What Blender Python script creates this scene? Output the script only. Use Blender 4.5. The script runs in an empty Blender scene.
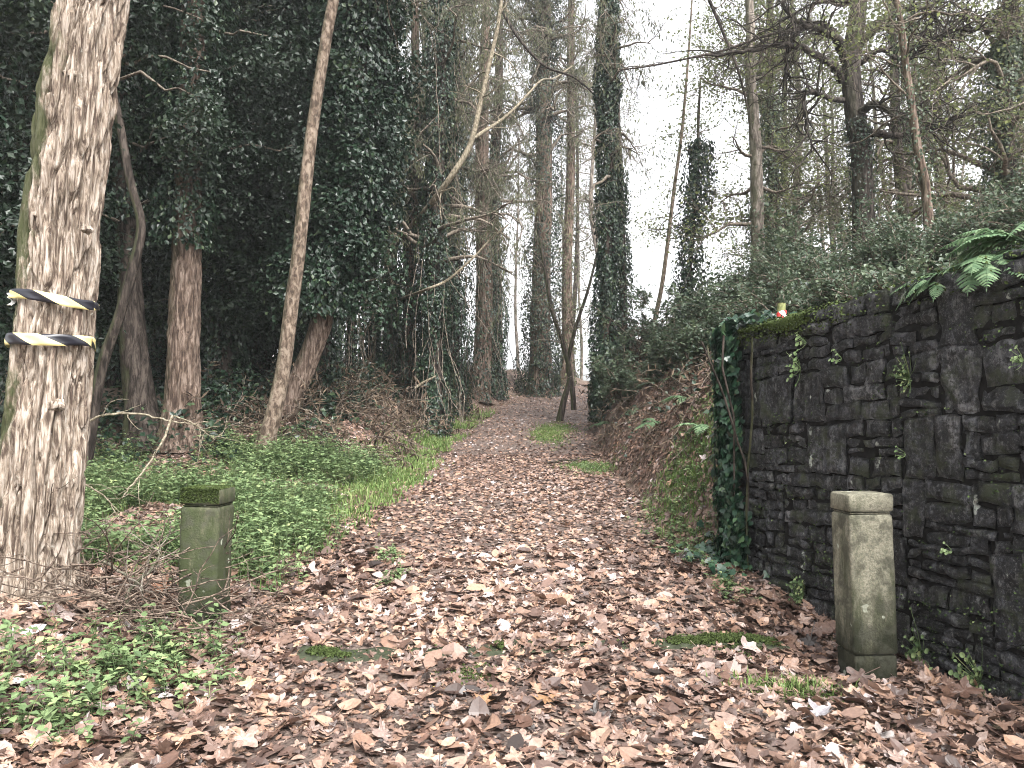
import bpy, math, random
import numpy as np
from mathutils import Vector

R = math.radians
rng = np.random.default_rng(7)
random.seed(7)
SC = bpy.context.scene
COL = SC.collection

# ------------------------------------------------------------------ camera, world, sun, exposure
FPX = 796.4
CAM_H = 1.35
PITCH = math.atan(46 / FPX)
cd = bpy.data.cameras.new('camera'); cam = bpy.data.objects.new('camera', cd); COL.objects.link(cam)
cd.sensor_width = 36; cd.lens = 28; cd.clip_end = 2000; cd.clip_start = 0.05
cam.location = (0, 0, CAM_H); cam.rotation_euler = (R(90) + PITCH, 0, 0)
SC.camera = cam

SUN_EL, SUN_AZ = R(52), R(150)        # azimuth clockwise from +Y: behind the camera, to the right
w = bpy.data.worlds.new('World'); SC.world = w; w.use_nodes = True
nt = w.node_tree; nt.nodes.clear()
sky = nt.nodes.new('ShaderNodeTexSky'); sky.sky_type = 'NISHITA'; sky.sun_disc = False
sky.sun_elevation = SUN_EL; sky.sun_rotation = SUN_AZ; sky.dust_density = 6.0; sky.air_density = 1.0; sky.altitude = 100
hs = nt.nodes.new('ShaderNodeHueSaturation'); hs.inputs['Saturation'].default_value = 0.10
bg = nt.nodes.new('ShaderNodeBackground'); bg.inputs['Strength'].default_value = 0.15
wo = nt.nodes.new('ShaderNodeOutputWorld')
nt.links.new(sky.outputs[0], hs.inputs['Color']); nt.links.new(hs.outputs[0], bg.inputs['Color']); nt.links.new(bg.outputs[0], wo.inputs[0])
sd_ = bpy.data.lights.new('sun', 'SUN'); sd_.energy = 0.9; sd_.angle = R(25); sd_.color = (1.0, 0.96, 0.9)
sun = bpy.data.objects.new('sun', sd_); COL.objects.link(sun)
sdir = Vector((math.sin(SUN_AZ) * math.cos(SUN_EL), math.cos(SUN_AZ) * math.cos(SUN_EL), math.sin(SUN_EL)))
sun.rotation_euler = sdir.to_track_quat('Z', 'Y').to_euler(); sun.location = (0, 0, 40)
SC.view_settings.view_transform = 'Standard'; SC.view_settings.look = 'None'
SC.view_settings.exposure = 2.08; SC.view_settings.gamma = 1
cy = SC.cycles
cy.max_bounces = 5; cy.diffuse_bounces = 3; cy.glossy_bounces = 2; cy.transmission_bounces = 3
cy.volume_bounces = 0; cy.transparent_max_bounces = 6; cy.use_denoising = True
cy.sample_clamp_indirect = 6; cy.denoising_prefilter = 'ACCURATE'; cy.filter_width = 1.0
SC.render.use_persistent_data = False

# ------------------------------------------------------------------ noise
def _h(ix, iy, iz, s):
    n = (ix * 374761393 + iy * 668265263 + iz * 2147483647 + s * 974634777) & 0xffffffff
    n = ((n ^ (n >> 13)) * 1274126177) & 0xffffffff
    n = ((n ^ (n >> 16)) * 2246822519) & 0xffffffff
    return ((n ^ (n >> 15)) & 0xffffff) / float(0xffffff)
def noise(p, s=0):
    p = np.asarray(p, float); i = np.floor(p).astype(np.int64); f = p - i; f = f * f * (3 - 2 * f)
    x, y, z = i[..., 0], i[..., 1], i[..., 2]; fx, fy, fz = f[..., 0], f[..., 1], f[..., 2]
    def L(a, b, t): return a + (b - a) * t
    return L(L(L(_h(x, y, z, s), _h(x+1, y, z, s), fx), L(_h(x, y+1, z, s), _h(x+1, y+1, z, s), fx), fy),
             L(L(_h(x, y, z+1, s), _h(x+1, y, z+1, s), fx), L(_h(x, y+1, z+1, s), _h(x+1, y+1, z+1, s), fx), fy), fz)
def fbm(p, o=4, s=0):
    p = np.asarray(p, float); v = 0; a = 0.5; t = 0
    for k in range(o): v = v + a * noise(p * (2.03 ** k), s + k * 17); t += a; a *= 0.5
    return v / t
def n2(x, y, sc, o=3, s=0):
    x = np.asarray(x, float); y = np.asarray(y, float)
    return fbm(np.stack([x * sc, y * sc, np.zeros_like(x + y) + 0.37], -1), o, s)
def sstep(a, b, x):
    t = np.clip((np.asarray(x, float) - a) / (b - a), 0, 1); return t * t * (3 - 2 * t)

# ------------------------------------------------------------------ terrain
_ty = np.array([-30, 3.2, 4.5, 6.5, 9, 14, 19, 25, 29, 31.5, 35, 45, 80, 300.])
_tz = np.array([-0.12, -.05, -.03, .25, .50, .90, 1.42, 2.25, 2.92, 3.18, 3.05, 1.6, -4, -24.])
_fy = np.linspace(-30, 300, 3301); _fz = np.interp(_fy, _ty, _tz)
_k = np.hanning(25); _k /= _k.sum(); _fz = np.convolve(np.pad(_fz, 12, mode='edge'), _k, 'valid')
def hp(y): return np.interp(y, _fy, _fz)
def xc(y): return np.interp(y, [-30, 9, 14, 19, 22, 25, 28, 31, 40, 300], [0, 0, .08, .42, .85, 1.55, 2.7, 4.2, 10, 40])
WA = np.array([1.84, 6.55]); WB = np.array([4.09, -0.95])   # far end and near end of the wall's face
WD = (WB - WA) / np.linalg.norm(WB - WA); WLEN = float(np.linalg.norm(WB - WA))
WN = np.array([WD[1], -WD[0]])                               # points to the path side
if WN[0] > 0: WN = -WN
WTOP = 2.2
def H(x, y, micro=True):
    x = np.asarray(x, float); y = np.asarray(y, float)
    b = hp(y); s = x - xc(y)
    # right bank and upland
    wide = np.interp(y, [0, 20, 30], [1.45, 1.5, 1.7])
    _t = np.clip((s - wide) / 1.8, 0, 1); rise = 1.9 * _t * (2 - _t) + 0.33 * np.clip(s - wide - 1.7, 0, 9) 
    rise = rise * np.interp(y, [6, 9, 22, 30, 36, 60], [1, 1, .85, .55, .3, .2])
    # wall
    back = -((x - WA[0]) * WN[0] + (y - WA[1]) * WN[1])      # distance behind the face line
    far = sstep(6.4, 7.4, y)
    lo = 0.16 * (1 - far) - 0.25 * far; hi = 0.42 * (1 - far) + 1.1 * far
    t = np.clip((back - lo) / (hi - lo), 0, 1); t = t * t * (3 - 2 * t)
    plate = (2.12 + 0.3 * np.clip(back - .4, 0, 9)) * t + (b - .0 * back) * (1 - t)
    k = 1 - sstep(6.7, 9.5, y)
    right = (b + rise) * (1 - k) + np.where(k > 0, plate, 0) * k
    # left side
    sl = -s
    bank = 0.75 * sstep(10.5, 15, y) * sstep(1.75, 3.0, sl) * np.interp(y, [0, 22, 26, 30, 40], [1, 1, .55, .45, .3])
    left = b + .10 * sstep(1.6, 3.2, sl) + .06 * np.clip(sl - 3, 0, 8) * sstep(8, 14, y) + bank
    left = left + 0.26 * np.exp(-(((x + 3.2) / .8) ** 2 + ((y - 4.9) / 1.0) ** 2))
    left = left + 0.04 * np.exp(-(((x + 2.1) / .6) ** 2 + ((y - 5.2) / .9) ** 2))
    z = np.where(s > 0, right - .06 * sstep(1.2, 1.9, x) * (1 - sstep(5.5, 6.6, y)) * (back < .2), left)
    if micro:
        off = sstep(1.2, 2.4, np.abs(s))
        z = z + (n2(x, y, .9, 3, 5) - .5) * (.05 + .28 * off * sstep(5, 9, y) + .08 * off) + (n2(x, y, 4, 2, 9) - .5) * .04
    return z
def PX(px, py, d):
    """the point at distance d (world Y) seen at pixel px, py"""
    u = (px - 512) / FPX; v = (384 - py) / FPX
    dy = math.cos(PITCH) - v * math.sin(PITCH); dz = math.sin(PITCH) + v * math.cos(PITCH)
    t = d / dy
    return np.array([u * t, d, CAM_H + dz * t])
def hit(px, py, d0=2.2, d1=60):
    for d in np.arange(d0, d1, 0.04):
        p = PX(px, py, d)
        if p[2] <= float(H(p[0], p[1])): return p
    return PX(px, py, 30)

# ------------------------------------------------------------------ mesh builder
class MB:
    def __init__(s): s.V = []; s.ch = []; s.n = 0
    def add(s, V, F, rnd=None, mat=0, smooth=False):
        V = np.asarray(V, float).reshape(-1, 3); F = np.asarray(F, np.int64)
        if len(F) == 0: return
        if rnd is None: rnd = np.full(len(F), random.random())
        elif np.isscalar(rnd): rnd = np.full(len(F), rnd)
        s.V.append(V); s.ch.append((F + s.n, rnd, mat, smooth)); s.n += len(V)
    def build(s, name, mats, parent=None, origin=None):
        me = bpy.data.meshes.new(name)
        V = np.concatenate(s.V).copy()
        if parent is not None and origin is None: origin = parent['_base'] if '_base' in parent else (0, 0, 0)
        if origin is not None: V -= np.array(origin)
        me.vertices.add(len(V)); me.vertices.foreach_set('co', V.astype(np.float32).ravel())
        loops = np.concatenate([c[0].ravel() for c in s.ch])
        tot = np.concatenate([np.full(len(c[0]), c[0].shape[1]) for c in s.ch])
        st = np.concatenate([[0], np.cumsum(tot)[:-1]])
        me.loops.add(len(loops)); me.loops.foreach_set('vertex_index', loops.astype(np.int32))
        me.polygons.add(len(tot)); me.polygons.foreach_set('loop_start', st.astype(np.int32))
        me.polygons.foreach_set('loop_total', tot.astype(np.int32))
        me.polygons.foreach_set('material_index', np.concatenate([np.full(len(c[0]), c[2]) for c in s.ch]).astype(np.int32))
        me.polygons.foreach_set('use_smooth', np.concatenate([np.full(len(c[0]), c[3]) for c in s.ch]).astype(bool))
        me.update(calc_edges=True)
        at = me.attributes.new('rnd', 'FLOAT', 'FACE'); at.data.foreach_set('value', np.concatenate([c[1] for c in s.ch]).astype(np.float32))
        for m in (mats if isinstance(mats, (list, tuple)) else [mats]): me.materials.append(m)
        o = bpy.data.objects.new(name, me); COL.objects.link(o)
        if parent is not None: o.parent = parent
        elif origin is not None: o.location = origin
        return o
def thing(name, label, cat, loc, group=None):
    o = bpy.data.objects.new(name, None); COL.objects.link(o); o.location = loc
    o.empty_display_size = .2
    o['label'] = label; o['category'] = cat; o['_base'] = [float(v) for v in loc]
    if group: o['group'] = group
    return o
def tag(o, label, cat, group=None, kind=None):
    o['label'] = label; o['category'] = cat
    if group: o['group'] = group
    if kind: o['kind'] = kind
    return o

def norm(a): return a / np.maximum(np.linalg.norm(a, axis=-1, keepdims=True), 1e-9)
def frames(N, up=None, spin=None):
    """rotation matrices whose columns are x, y (leaf length), z (leaf normal N)"""
    N = norm(N); n = len(N)
    ref = np.tile([0., 0., 1.], (n, 1)) if up is None else up
    ref = ref + rng.normal(0, .02, (n, 3))
    X = norm(np.cross(ref, N)); Y = np.cross(N, X)
    if spin is not None:
        c, s = np.cos(spin)[:, None], np.sin(spin)[:, None]
        X, Y = X * c + Y * s, Y * c - X * s
    return np.stack([X, Y, N], -1)
def scatter(mb, TV, TF, pos, M, scale, rnd=None, mat=0, smooth=False):
    n = len(pos)
    if n == 0: return
    scale = np.broadcast_to(np.asarray(scale, float), (n,))
    V = np.einsum('nij,kj->nki', M, TV) * scale[:, None, None] + pos[:, None, :]
    F = (TF[None] + (np.arange(n) * len(TV))[:, None, None]).reshape(-1, TF.shape[1])
    r = rng.random(n) if rnd is None else rnd
    mb.add(V.reshape(-1, 3), F, np.repeat(r, len(TF)), mat, smooth)
def catmull(P, m):
    P = np.asarray(P, float); n = len(P)
    Q = np.vstack([2 * P[0] - P[1], P, 2 * P[-1] - P[-2]])
    t = np.linspace(0, n - 1, m); i = np.minimum(t.astype(int), n - 2); f = (t - i)[:, None]
    a, b, c, d = Q[i], Q[i+1], Q[i+2], Q[i+3]
    return .5 * (2*b + (c-a)*f + (2*a-5*b+4*c-d)*f*f + (3*b-a-3*c+d)*f**3)
def tubes(mb, P, Rr, sides=4, mat=0, rnd=None, smooth=True):
    """batch of tubes, P [n,m,3], Rr [n,m]"""
    n, m, _ = P.shape
    T = norm(np.gradient(P, axis=1)) if m > 2 else norm(np.repeat((P[:, 1:] - P[:, :1]), m, 1))
    ref = np.tile([0.13, 0.99, 0.05], (n, 1)); tv = norm(T.mean(1))
    ref[np.abs(tv[:, 1]) > .8] = [1, .1, .1]
    X = norm(np.cross(T, ref[:, None, :])); Y = np.cross(T, X)
    a = np.linspace(0, 2 * np.pi, sides, endpoint=False)
    V = P[:, :, None, :] + (X[:, :, None, :] * np.cos(a)[None, None, :, None] + Y[:, :, None, :] * np.sin(a)[None, None, :, None]) * Rr[:, :, None, None]
    i = np.arange(m - 1)[:, None] * sides; j = np.arange(sides)[None]; jn = (j + 1) % sides
    F = np.stack([i + j, i + jn, i + sides + jn, i + sides + j], -1).reshape(-1, 4)
    FF = (F[None] + (np.arange(n) * m * sides)[:, None, None]).reshape(-1, 4)
    r = rng.random(n) if rnd is None else np.broadcast_to(rnd, (n,))
    mb.add(V.reshape(-1, 3), FF, np.repeat(r, len(F)), mat, smooth)
def trunk_mesh(mb, pts, rad, sides=24, rings=None, furrow=.0, fs=9., seed=0, flare=0.0, mat=0, lump=.04, vf=.62):
    """a trunk with real furrowed relief"""
    pts = np.asarray(pts, float); L = np.linalg.norm(np.diff(pts, axis=0), axis=1).sum()
    rings = rings or max(8, int(L / .12))
    C = catmull(pts, rings); rr = np.interp(np.linspace(0, len(pts) - 1, rings), np.arange(len(rad)), rad)
    T = norm(np.gradient(C, axis=0)); X = norm(np.cross(T, np.tile([0, 1., 0], (rings, 1)))); Y = np.cross(T, X)
    a = np.linspace(0, 2 * np.pi, sides, endpoint=False)
    l = np.concatenate([[0], np.cumsum(np.linalg.norm(np.diff(C, axis=0), axis=1))])
    A, Lg = np.meshgrid(a, l)
    cs = np.stack([np.cos(A) * 1.0, np.sin(A) * 1.0, Lg * .7], -1)
    rm = rr[:, None] * (1 + lump * 3 * (fbm(cs * [1.2, 1.2, 1.1], 3, seed) - .5))
    if flare: 
        fl = np.exp(-Lg / .28); rm = rm + rr[:, None] * flare * fl * (.6 + .8 * noise(cs * [2.2, 2.2, .3], seed + 3))
    if furrow:
        r0 = float(rr[0])
        q = np.stack([np.cos(A) * fs, np.sin(A) * fs, Lg * fs * vf], -1)
        wz = fbm(q * [.6, .6, 1.2] + 5, 2, seed + 9)[..., None] * 1.3
        v = 1 - np.abs(fbm(q + wz, 3, seed + 1) * 2 - 1) * 2.2
        v2 = fbm(q * [2.8, 2.8, 1.6], 3, seed + 4) - .5
        rm = rm - furrow * np.clip(v, 0, 1) ** 1.5 + furrow * .55 * v2
    V = C[:, None] + X[:, None] * (np.cos(A) * rm)[..., None] + Y[:, None] * (np.sin(A) * rm)[..., None]
    i = np.arange(rings - 1)[:, None] * sides; j = np.arange(sides)[None]; jn = (j + 1) % sides
    F = np.stack([i + j, i + jn, i + sides + jn, i + sides + j], -1).reshape(-1, 4)
    sd = np.tile((1 + np.cos(a)) / 2, rings - 1); mb.add(V.reshape(-1, 3), F, sd, mat, True)
    return C, rr
def grow(S, D, L, m, wob=.25, grav=0., taperdir=None):
    """random walks: starts S [n,3], directions D, lengths L -> [n,m,3]"""
    n = len(S); P = np.zeros((n, m, 3)); P[:, 0] = S; d = norm(D)
    st = (np.broadcast_to(np.asarray(L, float), (n,)) / (m - 1))[:, None]
    for k in range(1, m):
        d = norm(d + rng.normal(0, wob, (n, 3)) + np.array([0, 0, grav]))
        P[:, k] = P[:, k-1] + d * st
    return P
def pick(P, n, lo=.2, hi=1.):
    """n points along random polylines of P, with tangents and parent index"""
    i = rng.integers(0, len(P), n); t = rng.uniform(lo, hi, n) * (P.shape[1] - 1) * .999
    k = t.astype(int); f = (t - k)[:, None]
    return P[i, k] * (1 - f) + P[i, k+1] * f, norm(P[i, k+1] - P[i, k]), i, t / (P.shape[1] - 1)
def rsph(n): return norm(rng.normal(0, 1, (n, 3)))

# ------------------------------------------------------------------ leaf templates (length along +Y, normal +Z)
LEAF = (np.array([[0, -.5, 0], [.33, -.05, .10], [0, .5, -.04], [-.33, -.05, .10], [0, 0, 0]]),
        np.array([[0, 1, 4], [1, 2, 4], [2, 3, 4], [3, 0, 4]]))
KITE = (np.array([[0, -.5, 0], [.34, .0, .09], [0, .5, 0], [-.34, .0, .09]]), np.array([[0, 1, 2], [0, 2, 3]]))
NARROW = (np.array([[0, 0, 0], [.10, -.45, .03], [0, -1, -.06], [-.10, -.45, .03]]), np.array([[0, 1, 2], [0, 2, 3]]))
def fan(outline, zf):
    V = [[0, 0, zf(0, 0)]] + [[x, y, zf(x, y)] for x, y in outline]; n = len(outline)
    return np.array(V, float), np.array([[0, 1 + i, 1 + (i + 1) % n] for i in range(n)])
IVY = fan([(0, -.42), (.22, -.5), (.5, -.3), (.34, -.02), (.36, .16), (.14, .2), (0, .55), (-.14, .2), (-.36, .16), (-.34, -.02), (-.5, -.3), (-.22, -.5)], lambda x, y: .12 * abs(x) - .15 * (x*x + y*y))
def maple(seed):
    r = random.Random(seed); o = []
    lobes = [(-2.45, .52), (-1.28, .82), (0, 1.0), (1.28, .82), (2.45, .52)]
    for i, (a, l) in enumerate(lobes):
        l *= r.uniform(.85, 1.1); a += r.uniform(-.1, .1)
        for da, f in ((-.42, .60), (-.30, .74), (-.16, .84), (0, 1.), (.15, .82), (.29, .76), (.42, .6)):
            o.append((a + da, l * f * r.uniform(.9, 1.08)))
        if i < 4:
            o.append(((a + lobes[i+1][0]) / 2, min(l, lobes[i+1][1]) * r.uniform(.50, .62)))
    o.append((math.pi, .12))
    cx, cz, ph, tw = r.uniform(-.4, 1.2), r.uniform(-.6, .9), r.uniform(0, 6), r.uniform(-.6, .6)
    def z(x, y): return cx * x * x + cz * y * y * .7 + tw * x * y + .07 * math.sin(7 * math.atan2(x, y + .1) + ph) * math.hypot(x, y)
    pts = [(math.sin(a) * l * .5, math.cos(a) * l * .5 - .05) for a, l in o]
    V = [[0, 0, 0]]; n = len(pts)
    for x, y in pts: V.append([x * .5, y * .5, z(x * .5, y * .5)])
    for x, y in pts: V.append([x, y, z(x, y) * 1.0])
    F4 = []; F3 = []
    for i in range(n):
        j = (i + 1) % n
        F3.append([0, 1 + i, 1 + j]); F3 += [[1 + i, 1 + n + i, 1 + n + j], [1 + i, 1 + n + j, 1 + j]]
    # stalk
    k = len(V); V += [[-.012, -.1, .0], [.012, -.1, .0], [.02, -.62, .03], [.0, -.62, .03]]; F3 += [[k, k+1, k+2], [k, k+2, k+3]]
    return np.array(V, float), np.array(F3)
MAPLES = [maple(s) for s in range(10)]
def ovate(seed):
    r = random.Random(seed + 50); c = r.uniform(-.3, 1.1); b = r.uniform(-.5, .5)
    o = [(0, -.5), (.2, -.32), (.3, -.02), (.2, .28), (0, .5), (-.2, .28), (-.3, -.02), (-.2, -.32)]
    return fan(o, lambda x, y: c * x * x + b * y * y)
OVATES = [ovate(s) for s in range(5)]

# ------------------------------------------------------------------ materials
def new_mat(name):
    m = bpy.data.materials.new(name); m.use_nodes = True; t = m.node_tree; t.nodes.clear()
    o = t.nodes.new('ShaderNodeOutputMaterial'); return m, t, o
def N(t, k, **kw):
    n = t.nodes.new(k)
    for a, v in kw.items():
        if a.startswith('i_'): n.inputs[a[2:].replace('_', ' ')].default_value = v
        else: setattr(n, a, v)
    return n
def ramp(t, fac, stops, interp='LINEAR'):
    n = t.nodes.new('ShaderNodeValToRGB'); e = n.color_ramp; e.interpolation = interp
    while len(e.elements) < len(stops): e.elements.new(.5)
    for el, (p, c) in zip(e.elements, stops):
        el.position = p; el.color = (*c, 1) if len(c) == 3 else c
    t.links.new(fac, n.inputs[0]); return n.outputs[0]
def mix(t, fac, a, b, mode='MIX'):
    n = t.nodes.new('ShaderNodeMix'); n.data_type = 'RGBA'; n.blend_type = mode
    for s, v in ((n.inputs[0], fac), (n.inputs[6], a), (n.inputs[7], b)):
        if hasattr(v, 'is_output'): t.links.new(v, s)
        elif isinstance(v, (int, float)): s.default_value = v
        else: s.default_value = (*v, 1)
    return n.outputs[2]
def coords(t, scale=(1, 1, 1), kind='Object'):
    c = t.nodes.new('ShaderNodeTexCoord'); m = t.nodes.new('ShaderNodeMapping'); m.inputs['Scale'].default_value = scale
    t.links.new(c.outputs[kind], m.inputs[0]); return m.outputs[0]
def noise_n(t, vec, scale, detail=4, rough=.6, dist=0):
    n = N(t, 'ShaderNodeTexNoise'); n.inputs['Scale'].default_value = scale; n.inputs['Detail'].default_value = detail
    n.inputs['Roughness'].default_value = rough; n.inputs['Distortion'].default_value = dist
    t.links.new(vec, n.inputs['Vector']); return n.outputs['Fac']
def bump(t, h, strength, dist, prev=None):
    b = N(t, 'ShaderNodeBump'); b.inputs['Strength'].default_value = strength; b.inputs['Distance'].default_value = dist
    t.links.new(h, b.inputs['Height'])
    if prev is not None: t.links.new(prev, b.inputs['Normal'])
    return b.outputs[0]
def attr(t, name='rnd'):
    a = N(t, 'ShaderNodeAttribute'); a.attribute_name = name; return a.outputs['Fac']
def principled(t, o, col, rough=.8, nrm=None, spec=.3):
    p = N(t, 'ShaderNodeBsdfPrincipled'); p.inputs['Roughness'].default_value = rough if isinstance(rough, (int, float)) else .5
    if not isinstance(rough, (int, float)): t.links.new(rough, p.inputs['Roughness'])
    p.inputs['Specular IOR Level'].default_value = spec
    if hasattr(col, 'is_output'): t.links.new(col, p.inputs['Base Color'])
    else: p.inputs['Base Color'].default_value = (*col, 1)
    if nrm is not None: t.links.new(nrm, p.inputs['Normal'])
    t.links.new(p.outputs[0], o.inputs[0]); return p
def leaf_mat(name, stops, transl=.25, rough=.5, spec=.3, mott=0):
    m, t, o = new_mat(name); c = ramp(t, attr(t), stops)
    if mott:
        f = noise_n(t, coords(t), 60, 3, .7); c = mix(t, mott, c, ramp(t, f, [(.3, (.25, .25, .25)), (.7, (1.0, 1.0, 1.0))]), 'MULTIPLY')
    p = N(t, 'ShaderNodeBsdfPrincipled'); t.links.new(c, p.inputs['Base Color']); p.inputs['Roughness'].default_value = rough
    p.inputs['Specular IOR Level'].default_value = spec
    if transl > 0:
        tr = N(t, 'ShaderNodeBsdfTranslucent'); t.links.new(c, tr.inputs['Color'])
        mx = N(t, 'ShaderNodeMixShader'); mx.inputs[0].default_value = transl
        t.links.new(p.outputs[0], mx.inputs[1]); t.links.new(tr.outputs[0], mx.inputs[2]); t.links.new(mx.outputs[0], o.inputs[0])
    else: t.links.new(p.outputs[0], o.inputs[0])
    return m
def bark_mat(name, dark, mid, light, sc=14, stretch=.14, moss=0., mosscol=(.045, .055, .022), lichen=0., bs=.9, bd=.02):
    m, t, o = new_mat(name)
    v = coords(t, (1, 1, stretch)); v1 = coords(t)
    a = noise_n(t, v, sc, 6, .65, .6); b = noise_n(t, v1, 3, 3, .6)
    c = ramp(t, a, [(.40, dark), (.5, mid), (.60, light)])
    c = mix(t, .35, c, ramp(t, b, [(.35, (.55, .5, .45)), (.65, (1.15, 1.1, 1.05))]), 'MULTIPLY')
    if lichen:
        l = noise_n(t, v1, 22, 5, .75); c = mix(t, ramp(t, l, [(.62, (0, 0, 0)), (.68, (lichen,) * 3)]), c, (.55, .56, .50))
    if moss:
        side = N(t, 'ShaderNodeMath', operation='MULTIPLY_ADD'); t.links.new(attr(t), side.inputs[0]); side.inputs[1].default_value = .62; side.inputs[2].default_value = -.42
        ad = N(t, 'ShaderNodeMath', operation='ADD'); t.links.new(side.outputs[0], ad.inputs[0]); t.links.new(noise_n(t, coords(t, (1, 1, .5)), 3.5, 7, .7), ad.inputs[1])
        c = mix(t, ramp(t, ad.outputs[0], [(.50, (0, 0, 0)), (.60, (moss,) * 3)]), c, mosscol)
    h = noise_n(t, v, sc * 1.7, 6, .7, .8)
    n = bump(t, h, bs, bd); n = bump(t, noise_n(t, v1, 90, 3, .6), .35, .006, n)
    principled(t, o, c, .9, n, .2); return m

M = {}
M['bark_front'] = bark_mat('pinkish furrowed bark', (.085, .062, .05), (.26, .21, .165), (.44, .385, .335), 42, .16, moss=.9, lichen=.45, bd=.02)
M['bark_brown'] = bark_mat('brown rough bark', (.05, .035, .028), (.125, .09, .07), (.23, .18, .15), 24, .15, moss=.3, bd=.03)
M['bark_slim'] = bark_mat('pale brown bark', (.055, .04, .03), (.14, .105, .08), (.24, .195, .155), 18, .5, moss=.3, lichen=.2)
M['bark_dark'] = bark_mat('dark bark', (.014, .011, .009), (.04, .032, .027), (.085, .07, .06), 20, .2, moss=.6)
M['bark_black'] = bark_mat('blackish bark', (.012, .010, .009), (.032, .027, .023), (.07, .06, .052), 20, .2, moss=.2)
M['bark_grey'] = bark_mat('grey bark', (.07, .06, .05), (.15, .13, .11), (.27, .24, .21), 16, .25, moss=.5, lichen=.3)
M['twig'] = bark_mat('twig bark', (.06, .05, .04), (.13, .11, .09), (.22, .19, .155), 30, .5, bs=.2)
M['twig_pale'] = bark_mat('pale dead twig', (.10, .085, .06), (.19, .165, .12), (.29, .26, .20), 30, .5, bs=.2)
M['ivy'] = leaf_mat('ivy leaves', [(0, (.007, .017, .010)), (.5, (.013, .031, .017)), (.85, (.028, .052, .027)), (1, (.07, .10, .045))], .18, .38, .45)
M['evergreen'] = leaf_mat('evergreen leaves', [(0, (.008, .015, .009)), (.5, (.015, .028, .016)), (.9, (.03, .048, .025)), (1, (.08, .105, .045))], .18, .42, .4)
M['laurel'] = leaf_mat('shrub leaves', [(0, (.028, .045, .026)), (.5, (.058, .085, .05)), (1, (.12, .15, .085))], .35, .42, .45)
M['dull'] = leaf_mat('dull eucalyptus leaves', [(0, (.045, .05, .032)), (.5, (.095, .105, .066)), (.8, (.155, .16, .095)), (1, (.22, .24, .11))], .45, .6, .2)
M['autumn'] = leaf_mat('thin autumn leaves', [(0, (.07, .08, .045)), (.5, (.135, .155, .08)), (1, (.24, .27, .10))], .45, .6, .2)
M['green'] = leaf_mat('nettle leaves', [(0, (.05, .085, .035)), (.35, (.115, .17, .075)), (.8, (.21, .28, .13)), (1, (.34, .38, .17))], .3, .6, .25)
M['grass'] = leaf_mat('grass blades', [(0, (.06, .105, .03)), (.6, (.14, .215, .065)), (1, (.30, .32, .15))], .35, .6, .2)
M['fern'] = leaf_mat('fern fronds', [(0, (.07, .13, .065)), (.6, (.13, .21, .11)), (1, (.22, .31, .17))], .35, .6, .25)
M['litter'] = leaf_mat('dry fallen leaves', [(0, (0.026, 0.017, 0.014)), (.12, (0.075, 0.043, 0.033)), (.22, (0.171, 0.099, 0.073)), (.32, (0.107, 0.077, 0.069)), (.42, (0.289, 0.176, 0.125)), (.5, (0.182, 0.123, 0.102)), (.6, (0.385, 0.240, 0.166)), (.70, (0.268, 0.198, 0.173)), (.80, (0.450, 0.278, 0.185)), (.89, (0.396, 0.310, 0.280)), (1, (0.535, 0.470, 0.463))], .10, .42, .5, mott=.55)
M['bracken'] = leaf_mat('dead bracken', [(0, (.03, .023, .018)), (.5, (.085, .062, .045)), (1, (.19, .145, .105))], .2, .8, .1)
M['pennywort'] = leaf_mat('round wall leaves', [(0, (.16, .26, .10)), (1, (.38, .48, .25))], .3, .5, .3)

def ground_mat():
    m, t, o = new_mat('forest soil'); v = coords(t)
    a = noise_n(t, v, 9, 8, .75); b = noise_n(t, v, 1.2, 4, .6)
    vo = N(t, 'ShaderNodeTexVoronoi'); vo.inputs['Scale'].default_value = 22; t.links.new(v, vo.inputs['Vector'])
    c = ramp(t, a, [(.3, (.028, .019, .014)), (.5, (.07, .048, .036)), (.7, (.15, .105, .08))])
    c = mix(t, .55, c, ramp(t, vo.outputs['Color'], [(.1, (.05, .033, .026)), (.5, (.17, .115, .085)), (.9, (.30, .22, .17))]))
    c = mix(t, ramp(t, b, [(.52, (0, 0, 0)), (.66, (.5, .5, .5))]), c, (.045, .06, .022))
    n = bump(t, a, .8, .05); n = bump(t, vo.outputs['Distance'], .6, .03, n)
    principled(t, o, c, .75, n, .3); return m
def path_mat():
    m, t, o = new_mat('damp path soil with leaf crumbs'); v = coords(t)
    a = noise_n(t, v, 14, 8, .75)
    vo = N(t, 'ShaderNodeTexVoronoi'); vo.inputs['Scale'].default_value = 30; vo.inputs['Randomness'].default_value = 1; t.links.new(v, vo.inputs['Vector'])
    v2 = N(t, 'ShaderNodeTexVoronoi'); v2.inputs['Scale'].default_value = 75; t.links.new(v, v2.inputs['Vector'])
    c = ramp(t, a, [(.3, (.018, .013, .011)), (.5, (.045, .032, .027)), (.7, (.11, .08, .066))])
    c = mix(t, .5, c, ramp(t, vo.outputs['Color'], [(.1, (.03, .02, .018)), (.5, (.11, .075, .06)), (.9, (.24, .185, .155))]))
    c = mix(t, .35, c, ramp(t, v2.outputs['Color'], [(.1, (.03, .02, .018)), (.5, (.10, .07, .055)), (.9, (.24, .19, .16))]))
    n = bump(t, a, .7, .03); n = bump(t, vo.outputs['Distance'], .6, .02, n)
    principled(t, o, c, .6, n, .45); return m
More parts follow.
